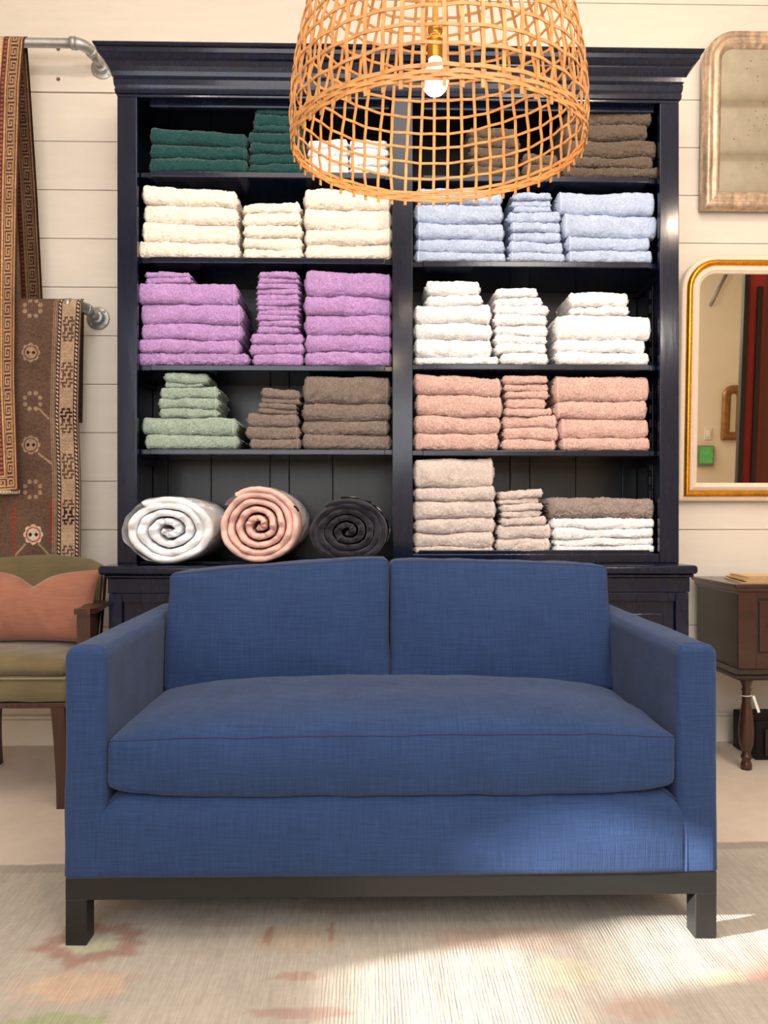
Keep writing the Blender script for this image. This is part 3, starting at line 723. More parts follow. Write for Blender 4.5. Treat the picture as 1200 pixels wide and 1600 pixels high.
back_cushion(609, 950, Z(874, 2.37), Z(883, 2.37), 95)

# ------------------------------------------------ pendant basket
PC = at(683, 810, 1.6); pcx, pcy = PC[0], 1.6; rimz = CH+.475*1.6
pen = thing('basket_pendant_lamp', (pcx, pcy, rimz), 'open weave cane basket pendant lamp with lit bulb hanging above the sofa', 'lamp')
PP = np.array([(0, .300), (.05, .305), (.10, .303), (.16, .296), (.24, .279), (.32, .256), (.40, .222), (.46, .182), (.50, .135), (.525, .08), (.532, .03)])
sl_ = np.concatenate([[0], np.cumsum(np.linalg.norm(np.diff(PP, axis=0), axis=1))])
def prof_at(s): return np.interp(s, sl_, PP[:, 0]), np.interp(s, sl_, PP[:, 1])
ds = np.linspace(0, sl_[-1], 200); hz, rz_ = prof_at(ds)
ker = np.ones(15)/15; rz_s = np.convolve(np.pad(rz_, 7, 'edge'), ker, 'valid'); hz_s = np.convolve(np.pad(hz, 7, 'edge'), ker, 'valid')
def prof_s(s): return np.interp(s, ds, hz_s)+np.minimum(s, 0), np.interp(s, ds, rz_s)
TL = radians(3.9)
def bask(r, phi, h):
    x = r*np.cos(phi); y = r*np.sin(phi)
    yy = y*cos(TL)-h*sin(TL); zz = y*sin(TL)+h*cos(TL)
    return np.stack([pcx+x, pcy+yy, rimz+zz], -1)
NS = 54; SP = .0345; AW = .0016
rr2 = np.random.default_rng(5)
ringS = [.002, .010, .019, .028]+[.028+SP*i for i in range(1, 40) if .028+SP*i < sl_[-1]-.02]
for k in range(NS):
    ph0 = 2*pi*k/NS+rr2.normal()*.003; S = np.linspace(-.013, sl_[-1]-.01, 96)
    ph = ph0+.005*np.sin(S*9+rr2.uniform(0, 6))+rr2.normal()*.03*S
    h, R = prof_s(S)
    idx = np.interp(S, ringS, np.arange(len(ringS)))
    off = AW*np.cos(pi*(idx+k))
    wd = .0034
    rows = []
    for (a, b) in ((-wd, -.0011), (wd, -.0011), (wd, .0011), (-wd, .0011)):
        Rq = np.maximum(R+off+b, .006); rows.append(bask(Rq, ph+np.minimum(a/Rq, .2) if a > 0 else ph+np.maximum(a/Rq, -.2), h))
    V = np.stack(rows, 1).reshape(-1, 3)
    mk('cane_stake', V, [gridF(96, 4, cv=True), np.array([[3, 2, 1, 0], [380, 381, 382, 383]])], M['cane'], pen, smooth=False)
for i, s in enumerate(ringS):
    n = NS*6; ph = np.linspace(0, 2*pi, n, endpoint=False)
    ss = s+.0022*np.sin(ph*3+i*1.7)+.0014*np.sin(ph*8+i)
    h, R = prof_s(ss); off = -AW*np.cos(ph*NS/2*1.0+pi*i) if False else -AW*np.cos(pi*(i+ph*NS/(2*pi)))
    wd = .0028 if i > 3 else .0034
    rows = []
    for (a, b) in ((-wd, -.001), (wd, -.001), (wd, .001), (-wd, .001)):
        rows.append(bask(R+off+b, ph, h+a))
    V = np.stack(rows, 1).reshape(-1, 3)
    mk('cane_ring', V, gridF(n, 4, cu=True, cv=True, flip=True), M['cane'], pen, smooth=False)
bx, by = X(680, 1.6), 1.6; bz = Z(148, 1.6)
V, Fs = lathe((bx, by, bz), [(.0, 0), (.008, .0008), (.016, .005), (.0225, .012), (.0262, .022), (.0268, .030), (.0245, .042), (.018, .058), (.014, .070), (.0135, .078)], 28)
mk('bulb', V, Fs, M['bulb'], pen)
V, Fs = lathe((bx, by, bz+.074), [(.015, 0), (.016, .002), (.016, .034), (.018, .036), (.018, .042), (.013, .044), (.013, .056), (.0155, .058), (.0155, .066), (.010, .070), (.006, .085), (.006, .4)], 24)
mk('socket', V, Fs, M['brass'], pen)
V, Fs = tube([(bx, by, bz+.45), (bx, by, ZC-.03)], .004, 8); mk('cord', V, Fs, M['brass'], pen)
V, Fs = lathe((bx, by, ZC-.03), [(.012, 0), (.05, .008), (.055, .029)], 24); mk('ceiling_rose', V, Fs, M['brass'], pen)
lamp('pendant_bulb_light', 'POINT', (bx, by, bz-.012), 3.0, (1, .74, .45), .02)

# ------------------------------------------------ hanging rugs on pipe rails
YP = 3.27
def pipe_rail(name, pxe, pye, pxf, pyf, label):
    e = np.array(at(pxe, pye, YP)); f = np.array(at(pxf, pyf, YW)); e[0] = f[0]-.02
    f = np.array([e[0]+.022, YW, e[2]-.02]); r = .0205
    t = thing(name, tuple(f), label, 'rail', 'pipe rails carrying the hanging rugs')
    x_end = XL+.3
    V, Fs = tube([(x_end, YP, e[2]), (e[0]-.055, YP, e[2])], r*.93, 18); mk('pipe', V, Fs, M['galv'], t)
    pts = []; rads = []
    for i in range(13):
        a = pi/2*i/12; pts.append((e[0]-.04+.046*sin(a), YP+.046*(1-cos(a)), e[2]-.006*i/12)); rads.append(r*1.12)
    V, Fs = tube(pts, rads, 18); mk('elbow', V, Fs, M['galv'], t)
    V, Fs = tube([(e[0]-.060, YP, e[2]), (e[0]-.038, YP, e[2])], r*1.28, 18); o = mk('collar', V, Fs, M['galv'], t)
    V, Fs = tube([(e[0]+.006, YP+.04, e[2]-.006), (e[0]+.012, YP+.058, e[2]-.008)], r*1.24, 18); mk('collar', V, Fs, M['galv'], t)
    V, Fs = tube([(e[0]+.008, YP+.05, e[2]-.008), f-np.array([0, .004, 0])], r*.9, 18); mk('nipple', V, Fs, M['galv'], t)
    V, Fs = lathe((0, 0, 0), [(.05, 0), (.05, .007), (.047, .009), (.036, .0095), (.034, .012), (.029, .013), (.027, .028), (.022, .029)], 30)
    V = np.stack([f[0]+V[:, 0], YW-.0005-V[:, 2], f[2]+V[:, 1]], 1); fl_ = mk('flange', V, Fs, M['galv'], t)
    for q in range(4):
        a = pi/4+pi/2*q; c = (f[0]+.041*cos(a), YW, f[2]+.041*sin(a))
        V, Fs = lathe((0, 0, 0), [(.006, 0), (.006, .011), (.004, .0135)], 10); V = np.stack([c[0]+V[:, 0], YW-V[:, 2], c[2]+V[:, 1]], 1)
        mk('screw', V, Fs, M['galv'], fl_)
    return e
e1 = pipe_rail('pipe_rail', 140, 68, 160, 100, 'upper galvanised pipe rail with elbow and flange beside the cabinet cornice')
e2 = pipe_rail('pipe_rail', 133, 476, 153, 488, 'lower galvanised pipe rail with elbow and flange left of the orchid towels')
KEY = np.array([[int(c) for c in r] for r in ("11111101", "10000101", "10110101", "10100101", "10111101", "10000001", "11111111", "00000001")])
KEY2 = np.array([[int(c) for c in r] for r in ("0110110", "0100010", "1111011", "0001000", "1101111", "0100010", "0110110")])
mar, tan, gold_, crm, rose = [np.array(lin(c)) for c in ((84, 54, 50), (176, 142, 110), (190, 150, 104), (196, 172, 150), (150, 86, 76))]
def sheet(name, P, colr, m, parent=None, thick=.006, org=None, nrm=(0, 1, 0)):
    """P (n,m,3) grid; make thin solid"""
    n, m_, _ = P.shape; Q = P+np.array(nrm)*thick
    V = np.concatenate([P.reshape(-1, 3), Q.reshape(-1, 3)]); N = n*m_
    Fs = [gridF(n, m_), gridF(n, m_, base=N, flip=True)]
    i = np.arange(n-1); j = np.arange(m_-1)
    for (a, b, fl) in ((i*m_, (i+1)*m_, 0), (i*m_+m_-1, (i+1)*m_+m_-1, 1), (j, j+1, 1), ((n-1)*m_+j, (n-1)*m_+j+1, 0)):
        q = np.stack([a, a+N, b+N, b], 1); Fs.append(q if fl else q[:, ::-1])
    c = np.concatenate([colr.reshape(-1, 3)]*2)
    return mk(name, V, [np.concatenate(Fs)], m, parent, org=org, colattr=c)
def key_px(u, v, cell=1.6, K=KEY):
    a = (np.floor(u/cell).astype(int)) % K.shape[1]; b = (np.floor(v/cell).astype(int)) % K.shape[0]; return K[b, a]
def upper_col(u, v, vb):
    """u px from the right edge, v px from top, vb px from bottom"""
    d = np.minimum(u, vb); al = np.where(u < vb, v, u)
    C = np.zeros(u.shape+(3,)); C[:] = crm
    def band(a, b, c): C[(d >= a) & (d < b)] = c
    band(0, 2.5, mar); band(2.5, 4.5, gold_); band(4.5, 6.5, mar); band(6.5, 8, gold_); band(8, 21, mar)
    k = (d >= 8.3) & (d < 20.5); kk = key_px(d-8.3, al*.55, 1.53, KEY); C[k & (kk == 1)] = tan
    band(20.5, 22, mar); band(22, 24.5, gold_); band(24.5, 32, mar)
    dt = (d >= 26) & (d < 30) & ((al % 7) < 4); C[dt] = rose
    band(32, 34, gold_)
    f = (d > 34); C[f] = crm; f2 = f & (((al % 60) < 24) & (d > 40)); C[f2] = tan*.8
    return C
lum = 353.0
t = thing('hanging_rug', (X(20, YP), YP, e1[2]), 'maroon and tan runner with key fret border draped over the upper pipe rail', 'rug', 'old rugs hung on pipe rails')
vn = 800; un = 150; top = Z(57, YP-.03); bot = Z(767, YP-.05)
u = np.linspace(0, 100, un); v = np.linspace(0, 1, vn)
Vg, Ug = np.meshgrid(v, u, indexing='ij')
ypx = 57+Vg*710
edge = np.interp(ypx, [57, 140, 300, 460, 600, 700, 768], [43, 37, 34, 33, 33.5, 38, 41])
xpx = edge-Ug
P = np.zeros((vn, un, 3)); zz = top+(bot-top)*Vg
yy = YP-.028-.035*Vg+.010*np.sin(xpx*.11)*Vg
drape = np.clip(1-(Vg*710)/14, 0, 1)
yy = yy+.024*drape**2; P[..., 1] = yy
P[..., 0] = np.interp(xpx, [-80, 60], [X(-80, YP), X(60, YP)]); P[..., 2] = zz-.004*drape**3
P[..., 2] += (Vg**6)*(-.010*(xpx < 1000))*np.clip((40-xpx)/60, 0, 1)
uc = np.interp(Ug, [0, 100], [0, 100])
sheet('front_drape', P, upper_col(uc, Vg*710, (1-Vg)*710), M['rughang'], t)
vn = 480; un = 60
v = np.linspace(0, 1, vn); u = np.linspace(0, 60, un); Vg, Ug = np.meshgrid(v, u, indexing='ij'); ypx = 57+Vg*480
edge = np.interp(ypx, [57, 120, 300, 460, 540], [43, 47, 56, 62, 64])
xpx = edge-Ug
P = np.zeros((vn, un, 3)); P[..., 0] = np.interp(xpx, [-80, 80], [X(-80, YP+.04), X(80, YP+.04)]); P[..., 1] = YP+.030+.04*Vg
P[..., 1] -= .022*np.clip(1-Vg*480/12, 0, 1)**2
P[..., 2] = top+(Z(537, YP)-top)*Vg-.004
sheet('back_drape', P, upper_col(Ug, Vg*480, (1-Vg)*480+50)*.36, M['rughang'], t)  # pattern colour scaled down to paint in the shade behind the front drape
rngf = np.random.default_rng(3)
mb = MB()
for i in range(70):
    x = X(41, YP)-i*.0035; z = bot-.004-.006*max(0, i/60)
    V, Fs = tube([(x, YP-.06, z+.006), (x+rngf.uniform(-.002, .002), YP-.062, z-.004), (x+rngf.uniform(-.004, .004), YP-.06, z-.010)], .0014, 4); mb.add(V, Fs)
o = mb.build('fringe', M['fringe'], t); o['kind'] = 'stuff'
# lower rug
t = thing('hanging_rug', (X(60, YP), YP, e2[2]), 'faded brown rug with blossom medallions and beige border draped over the lower pipe rail', 'rug', 'old rugs hung on pipe rails')
brn, bei, drk, wht, red = [np.array(lin(c)) for c in ((98, 76, 64), (168, 142, 118), (58, 34, 34), (196, 180, 160), (160, 62, 52))]
def lower_col(u, y, x):
    C = np.zeros(u.shape+(3,)); C[:] = brn
    n = np.sin(y*.9+np.sin(x*.7)*3)*np.sin(y*.13+x*.3); C *= (1+.12*n)[..., None]
    def med(cx, cy, r, colr, inner):
        dx = x-cx; dy = y-cy; rr = np.hypot(dx, dy); a = np.arctan2(dy, dx)
        C[rr < r*(.82+.18*np.abs(np.cos(a*4)))] = colr
        C[(rr < r*.75) & (rr > r*.62)] = inner
        for s in (-1, 1): C[(np.abs(dx-s*r*.30)+np.abs(dy)) < r*.22] = drk
    for cy in (553, 696): med(47, cy, 15, bei*.85, brn*.9); med(-20, cy+70, 15, bei*.8, brn*.8)
    med(51, 835, 16, wht*.9, red)
    for cy in (484, 628, 765):
        for k in range(8):
            a = pi/8+k*pi/4; C[np.hypot(x-50-13*cos(a), y-cy-13*sin(a)) < 3.4] = bei*.75
        q = (np.abs(x-50) < 8) & (np.abs(y-cy) < 8) & ((x.astype(int) % 3 == 0) & (y.astype(int) % 3 == 0)); C[q] = drk
    for (xa, ya, xb_, yb) in ((60, 710, 80, 725), (60, 850, 80, 870), (38, 850, 20, 870), (60, 640, 75, 655)):
        tt = np.clip(((x-xa)*(xb_-xa)+(y-ya)*(yb-ya))/((xb_-xa)**2+(yb-ya)**2), 0, 1)
        C[np.hypot(x-xa-tt*(xb_-xa), y-ya-tt*(yb-ya)) < 1.6] = bei*.8
    C[(np.abs(x-21) < 1.5) & (y > 790)] = red*.8
    C[(np.abs(x-80+0*(y-800)) < 2) & (y > 780) & (y < 850)] = red*.75
    C[(u > 38.5) & (u < 40)] = bei*.8; C[(u > 42) & (u < 43)] = bei*.7
    C[(u < 37)] = bei
    C[u < 1.5] = brn*1.1
    for a in (2.0, 30.0):
        q = (u >= a) & (u < a+6); C[q] = drk; C[q & (((y+u*.8) % 6.2) < 3.0) & (np.abs(u-a-3) < 1.8)] = wht
    q = (u > 9.5) & (u < 28.5)
    blk = ((y-465) % 71); fr = q & (blk > 32)
    ci = ((y-465)//71).astype(int); kk = key_px(u-9.5, blk-32, 2.75, KEY2)
    C[q] = bei*(1+.08*np.sin(y[q]*1.3))[..., None]
    C[fr & (kk == 1)] = brn*.9
    for (ya, yb, cc) in ((634, 658, drk), (793, 818, drk), (820, 842, red)):
        C[fr & (kk == 1) & (y > ya) & (y < yb)] = cc
    return C
vn, un = 620, 190
y0p, y1p = 466, 960
v = np.linspace(0, 1, vn); u = np.linspace(0, 150, un); Vg, Ug = np.meshgrid(v, u, indexing='ij'); ypx = y0p+Vg*(y1p-y0p)
edge = np.interp(ypx, [466, 560, 650, 760, 880, 960], [127, 123, 121, 125, 124, 125]); xpx = edge-Ug
P = np.zeros((vn, un, 3)); P[..., 0] = np.interp(xpx, [-80, 180], [X(-80, YP-.03), X(180, YP-.03)])
drape = np.clip(1-(ypx-y0p)/14, 0, 1)
P[..., 1] = YP-.026+.022*drape**2+.004*np.sin(xpx*.06)*Vg
P[..., 2] = np.interp(ypx, [466, 960], [Z(466, YP-.03), Z(960, YP-.03)])-.003*drape**3
sheet('front_drape', P, lower_col(Ug, ypx, xpx+0*ypx), M['rughang'], t)
v = np.linspace(0, 1, 60); u = np.linspace(0, 150, 30); Vg, Ug = np.meshgrid(v, u, indexing='ij')
P = np.zeros((60, 30, 3)); xpx = 127-Ug-4*Vg
P[..., 0] = np.interp(xpx, [-80, 180], [X(-80, YP), X(180, YP)]); P[..., 1] = YP+.026+.01*Vg-.02*np.clip(1-Vg*30, 0, 1)**2; P[..., 2] = np.interp(Vg, [0, 1], [Z(466, YP-.03)-.003, Z(660, YP)])
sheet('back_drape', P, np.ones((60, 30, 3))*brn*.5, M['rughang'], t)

# ------------------------------------------------ armchair on the left
cy = 2.66
ch = thing('armchair', (X(-45, 2.9), 2.95, 0), 'olive velvet armchair with dark wooden arm and legs left of the sofa', 'chair')
xr_ = X(106, cy); xl_ = X(-200, cy); WN = M['walnut']; OL = M['olive']
xcc = (xr_+xl_)/2; wch = xr_-xl_
def leg(xp, y, w0, w1, zt, bow, splay=0):
    n = 14; V = []
    for i in range(n):
        f = i/(n-1); z = zt*(1-f); w = w0+(w1-w0)*f; dx = bow*sin(f*pi)*-1+splay*f; 
        for (a, b) in ((-1, -1), (1, -1), (1, 1), (-1, 1)): V.append((xp+dx+a*w/2, y+b*w/2, z))
    return np.array(V), [gridF(n, 4, cv=True), np.array([[0, 1, 2, 3], [(n-1)*4+3, (n-1)*4+2, (n-1)*4+1, (n-1)*4]])]
zs0 = Z(1103, cy); 
for (xp, y, sp) in ((X(91, cy), cy+.02, .012), (X(-185, cy), cy+.02, -.012)):
    V, Fs = leg(xp-.002, y, .046, .034, zs0, -.004, .012 if xp > xcc else -.012); mk('leg', V, Fs, WN, ch, smooth=False)
for (xp, sp) in ((X(75, cy), 0), (X(-7, 3.14), 0)):
    V, Fs = leg(xp, 3.16, .04, .03, zs0, .01, 0); mk('leg', V, Fs, WN, ch, smooth=False)
box('seat_rail', xl_+.01, xr_-.004, cy+.004, 3.2, zs0-.004, zs0+.016, WN, ch, r=.004, k=2)
zs1 = Z(1058, cy); zs2 = .512
def dfc(V, H):
    V = V.copy(); u = V[:, 0]/H[0]; w = V[:, 1]/H[1]; v = V[:, 2]/H[2]
    V[:, 2] += (v > 0)*v*.02*(1-u**4)*(1-w**4); V[:, 1] -= (w < 0)*.008*(1-v**2); V += .002*snoise(V, .15, 9)[:, None]; return V
V, Fq = rbox((xcc, (cy+3.2)/2, (zs0+.017+zs1)/2), (wch-.01, 3.2-cy, zs1-zs0-.017), .015, 4, (30, 16, 6), dfc)
mk('seat', V, Fq, OL, ch)
V, Fq = rbox((xcc, (cy+.008+3.12)/2, (zs1+.003+zs2)/2), (wch-.02, 3.11-cy, zs2-zs1), .028, 5, (30, 20, 6), dfc)
sc2 = mk('seat_cushion', V, Fq, OL, ch)
V, Fs = tube([(x, cy-.007, zs1+.001) for x in np.linspace(xl_+.02, xr_-.006, 20)], .004, 8); mk('piping', V, Fs, M['olive2'], sc2)
# curved back
n, m_ = 46, 26
xa, xb = X(-240, 3.05), X(152, 3.0)
U = np.linspace(-1, 1, n); V_ = np.linspace(0, 1, m_)
def backsurf(off, z0b=.40):
    G = np.zeros((n, m_, 3))
    for i, u in enumerate(U):
        x = (xa+xb)/2+(xb-xa)/2*u; pxa = 600+0*u
        ztp = .835+.010*cos((u-.45)*4.2)-.018*max(0, abs(u)-.86)/.14
        yb = 3.13-.16*abs(u)**2.6
        for j, v in enumerate(V_):
            z = z0b+(ztp-z0b)*v
            G[i, j] = (x-(.0 if abs(u) < .97 else .0), yb+.10*(v-.3)+off, z)
    return G
G1 = backsurf(0); G2 = backsurf(.05)
# rounded top: pull the last rows together
for G, s in ((G1, 1), (G2, -1)):
    G[:, -1, 1] += s*.016; G[:, -1, 2] += .004; G[:, -2, 1] += s*.006
V = np.concatenate([G1.reshape(-1, 3), G2.reshape(-1, 3)]); N = n*m_; i = np.arange(n-1); j = np.arange(m_-1)
Fs = [gridF(n, m_), gridF(n, m_, base=N, flip=True)]
a = i*m_+m_-1; Fs.append(np.stack([a, a+m_, a+m_+N, a+N], 1))
a = (n-1)*m_+j; Fs.append(np.stack([a, a+N, a+N+1, a+1], 1)); a = j; Fs.append(np.stack([a+1, a+1+N, a+N, a], 1)); a = i*m_; Fs.append(np.stack([a+N, a+m_+N, a+m_, a], 1))
bk = mk('backrest', V, [np.concatenate(Fs)], OL, ch)
V, Fs = tube(np.array([(xb+.006, 2.97-.03+.055+.10*(v-.3)+.0, .40+(.808-.40)*v) for v in np.linspace(0, 1, 14)]), .013, 8); mk('back_post', V, Fs, WN, ch)
# arm: flat board and front post
za = Z(955, 2.76)
def prism(pts, z0_, z1_, slope=0):
    n = len(pts); V = [(x, y, z0_+slope*(y-2.8)) for x, y in pts]+[(x, y, z1_+slope*(y-2.8)) for x, y in pts]
    i = list(range(n)); return V, n
def addprism(name, pts, z0_, z1_, m, parent, slope=0):
    V, n = prism(pts, z0_, z1_, slope); i = np.arange(n); j = (i+1) % n
    me = [np.stack([i, j, j+n, i+n], 1)]
    c0 = np.mean(V[:n], 0); c1 = np.mean(V[n:], 0); V = np.array(V+[tuple(c0), tuple(c1)])
    tri = np.concatenate([np.stack([j, i, np.full(n, 2*n)], 1), np.stack([i+n, j+n, np.full(n, 2*n+1)], 1)])
    return mk(name, V, [np.concatenate(me), tri], m, parent, smooth=False)
for mir in (1, -1):
    ax = X(117, 2.74); bx_ = X(147, 2.74); cx_ = X(163, 2.98)
    pts = [(ax, 2.73), (bx_-.01, 2.73), (bx_, 2.77), (cx_+.014, 2.98), (cx_+.01, 3.06), (cx_-.03, 3.06), (cx_-.055, 2.95), (ax+.004, 2.78)]
    if mir < 0: pts = [(2*xcc-x, y) for x, y in pts][::-1]
    addprism('armrest', pts, za-.006, za+.014, M['walnut'] if mir else WN, ch)
    w0 = X(120, 2.74); w1 = X(141, 2.74)
    pts = [(w0, 2.74), (w1, 2.74), (w1+.006, 2.785), (w0+.006, 2.785)]
    if mir < 0: pts = [(2*xcc-x, y) for x, y in pts][::-1]
    addprism('arm_post', pts, zs0, za-.007, WN, ch)
# rust pillow
nu, nv = 60, 34
pw, ph_ = .49, .28; pcx_ = X(50, 2.92)
u = np.linspace(-1, 1, nu); v = np.linspace(-1, 1, nv); Ug, Vg = np.meshgrid(u, v, indexing='ij')
th = .075*np.clip((1-Ug**2), 0, 1)**.5*np.clip((1-Vg**2), 0, 1)**.5
chop = np.exp(-np.abs(Ug/.24)**1.4)*np.clip((Vg+.1)/1.1, 0, 1)
xx = Ug*pw/2*(1-.07*(1-Vg**2)*np.abs(Ug)); zzp = Vg*ph_/2*(1-.08*(1-Ug**2)*np.abs(Vg))
zzp = zzp-.055*chop; th = th*(1-.35*chop)
Vs = []
for s in (-1, 1):
    P = np.stack([xx, s*th, zzp], -1).reshape(-1, 3)
    P[:, 1] += .0035*snoise(P, .07, 5)*(1-np.clip(np.abs(Ug).ravel(), 0, 1)**6)*(1-np.abs(Vg).ravel()**6)
    P[:, 1] -= s*0
    P = P+0; P = tiltV(P, -radians(16)); Vs.append(P+np.array([pcx_, 2.92, 0]))
V = np.concatenate(Vs); V[:, 2] += (zs2+.024)-V[:, 2].min()
pil = mk('throw_pillow', V, [gridF(nu, nv), gridF(nu, nv, base=nu*nv, flip=True)], M['rust'], org=(pcx_, 2.92, zs2)); tag(pil, 'rust orange velvet lumbar pillow leaning on the olive armchair seat', 'pillow')

# ------------------------------------------------ table on the right
tx0 = 1.458; ty0, ty1 = 3.0, 3.37; tx1 = tx0+1.0
tb_ = thing('side_table', (tx0+.5, 3.2, 0), 'dark mahogany side table with drawer and turned legs under the mirrors', 'table')
MH = M['mahog']; zt1 = Z(1045, ty0, 1160); zt2 = Z(912, ty0, 1160); 
box('case', tx0, tx1, ty0, ty1, zt1, zt2-.016, M['mahogd'], tb_, r=.003)
mb = MB()
xd0 = X(1181, ty0); zd0, zd1 = Z(1020, ty0, 1190), Z(935, ty0, 1190); xd1 = tx1-(xd0-tx0)
addbox(mb, tx0+.001, xd0, ty0-.006, ty0-.0005, zt1, zt2-.016); addbox(mb, xd1, tx1-.001, ty0-.006, ty0-.0005, zt1, zt2-.016)
addbox(mb, xd0, xd1, ty0-.006, ty0-.0005, zd1, zt2-.016); addbox(mb, xd0, xd1, ty0-.006, ty0-.0005, zt1, zd0)
mb.build('face_frame', MH, tb_, smooth=False)
dr = box('drawer', xd0+.012, xd1-.012, ty0-.005, ty0-.0006, zd0+.006, zd1-.008, MH, tb_, r=.002)
V, Fs = lathe((0, 0, 0), [(.004, 0), (.004, .008), (.009, .012), (.010, .017), (.006, .021)], 16); kx = X(1201, ty0)+.002; kz = Z(978, ty0, 1200)
mk('knob', np.stack([kx+V[:, 0], ty0-.005-V[:, 2], kz+V[:, 1]], 1), Fs, M['brass'], dr)
for (za_, zb2, pf) in ((zt1-.044, zt1, [(.002, 0), (.010, .006), (.018, .012), (.012, .020), (.020, .028), (.010, .038), (.003, .044)]), (zt2-.040, zt2-.016, [(.002, 0), (.006, .006), (.012, .012), (.014, .024)])):
    R_ = []
    for (o_, dz) in pf: R_.append([(tx0-o_, ty0-o_-.006, za_+dz), (tx1+o_, ty0-o_-.006, za_+dz), (tx1+o_, ty1+.003, za_+dz), (tx0-o_, ty1+.003, za_+dz)])
    n = len(pf); V = np.array(R_).reshape(-1, 3); mk('moulding', V, [gridF(n, 4, cv=True, flip=True), np.array([[3, 2, 1, 0], [(n-1)*4+i for i in range(4)]])], MH if za_ > zt1 else M['mahogd'], tb_, smooth=False)
box('table_top', tx0-.022, tx1+.022, ty0-.028, ty1+.02, zt2-.0155, zt2, MH, tb_, r=.006, k=3)
zl = zt1-.045
tp = [(.012, 0), (.021, .004), (.022, .020), (.018, .030), (.016, .038), (.021, .046), (.021, .056), (.016, .062), (.0175, .075), (.026, .10), (.0295, .14), (.0285, .18), (.022, .235), (.0165, .27), (.0165, .30), (.0155, .31), (.019, .318), (.015, .328), (.018, .338), (.025, .355), (.027, .372), (.027, zl)]
sc_l = zl/max(.3801, zl)
for (a, b) in ((X(1166, ty0+.03), ty0+.03), (tx1-.03, ty0+.03), (tx0+.03, ty1-.03), (tx1-.03, ty1-.03)):
    V, Fs = lathe((a, b, 0), [(r, min(z, zl)) for r, z in tp[:-1]]+[(.027, zl)], 20); mk('turned_leg', V, Fs, M['walnut'], tb_)
lx, ly = X(1166, ty0+.03), ty0+.03
ztg = Z(1086, ly, 1166)
tg = thing('price_tag', (lx, ly, ztg), 'blank white paper tag tied round the turned leg of the mahogany table', 'tag')
an = np.linspace(0, 2*pi, 28, endpoint=False)
V, Fs = tube(np.stack([lx+.0205*np.cos(an), ly+.0205*np.sin(an), ztg+.002*np.cos(an)], 1), .0016, 6, closed=True); mk('string', V, Fs, M['white'], tg)
c = np.array([lx+.022, ly-.012, ztg]); dv = np.array([.022, -.002, -.066]); wv = np.array([.010, .0, .003])
V = []
for s in (0, .0012):
    for (a, b) in ((0, -.5), (0, .5), (1, .5), (1, -.5)): V.append(c+dv*a+wv*b+np.array([0, -s, 0]))
mk('card', np.array(V), np.array([[0, 1, 2, 3], [7, 6, 5, 4], [0, 4, 5, 1], [1, 5, 6, 2], [2, 6, 7, 3], [3, 7, 4, 0]]), M['white'], tg, smooth=False)
# papers on table
rp = np.random.default_rng(8)
for k in range(5):
    x0 = X(1146+3*k, 3.1)+rp.uniform(-.01, .01); y0 = 3.02+.008*k; z = zt2+.0006+.0042*k
    n = 12; U2, V2 = np.meshgrid(np.linspace(0, 1, n), np.linspace(0, 1, 4), indexing='ij'); curl = .008*np.clip(.35-U2, 0, 1)**2*8*(k > 0)
    P = np.stack([x0+U2*.30+V2*.04, y0+V2*.24, z+curl*0+.0*U2], -1)
    o = sheet('paper_sheet', P, np.ones((n, 4, 3)), M['kraft'], thick=.0034, nrm=(0, 0, 1), org=(x0, y0, z))
    tag(o, ['bottom sheet of the kraft paper pile on the mahogany table', 'second kraft sheet from the bottom of pile on the mahogany table', 'middle kraft sheet in the pile on the mahogany table', 'second kraft sheet from the top of pile on the mahogany table', 'top sheet of the kraft paper pile on the mahogany table'][k], 'paper', 'kraft papers on the table')
bx0 = X(1177, 3.16); bbx = thing('speaker_box', (bx0+.15, 3.25, 0), 'small black plastic box on the floor under the mahogany table', 'box')
box('body', bx0, bx0+.26, 3.14, 3.34, .0, Z(1126, 3.14, 1190), M['blackp'], bbx, r=.006, k=2)
box('front_panel', bx0+.035, bx0+.24, 3.130, 3.1395, .02, .13, M['darkwood'], bbx, r=.003, k=2)

# ------------------------------------------------ mirrors
TI = radians(2.3)
def place(px0, px1, py0, py1, Yp):
    a = at(px0, py0, Yp); b = at(px0, py1, Yp); w = X(px1, Yp)-a[0]; h = a[2]-b[2]; return (a[0]+w/2, Yp, (a[2]+b[2])/2), w, h
c, w, h = place(1100, 1318, 52, 324, 3.355)
m1 = thing('wall_mirror', (c[0], YW, c[2]), 'upper wall mirror with worn silver and brown frame and foxed glass', 'mirror', 'arched top wall mirrors')
V, Fq = frame_sweep(c, w, h, .125, .006, [(0, -.035), (0, .0), (.004, .012), (.012, .020), (.022, .022), (.030, .016), (.034, .010), (.040, .012), (.050, .018), (.058, .016), (.064, .008), (.072, .004), (.074, -.004)], TI)
mk('frame', V, Fq, M['silverleaf'], m1)
def glass(c, w, h, rt, ins, m, parent, name='glass'):
    p = rrpath(w, h, rt, .004, ins); V = np.stack([p[:, 0], np.full(len(p), .002), p[:, 1]], 1); V = np.concatenate([V, V+[0, .006, 0], [[0, .002, 0]], [[0, .008, 0]]]); n = len(p)
    V = tiltV(V, TI)+np.array(c); i = np.arange(n); j = (i+1) % n
    return mk(name, V, [np.concatenate([np.stack([i, j, np.full(n, 2*n)], 1), np.stack([j+n, i+n, np.full(n, 2*n+1)], 1)]), np.stack([i+n, j+n, j, i], 1)], m, parent, smooth=False)
g1 = glass(c, w, h, .125, .070, M['mirror_old'], m1)
rf = np.random.default_rng(12); mb = MB()
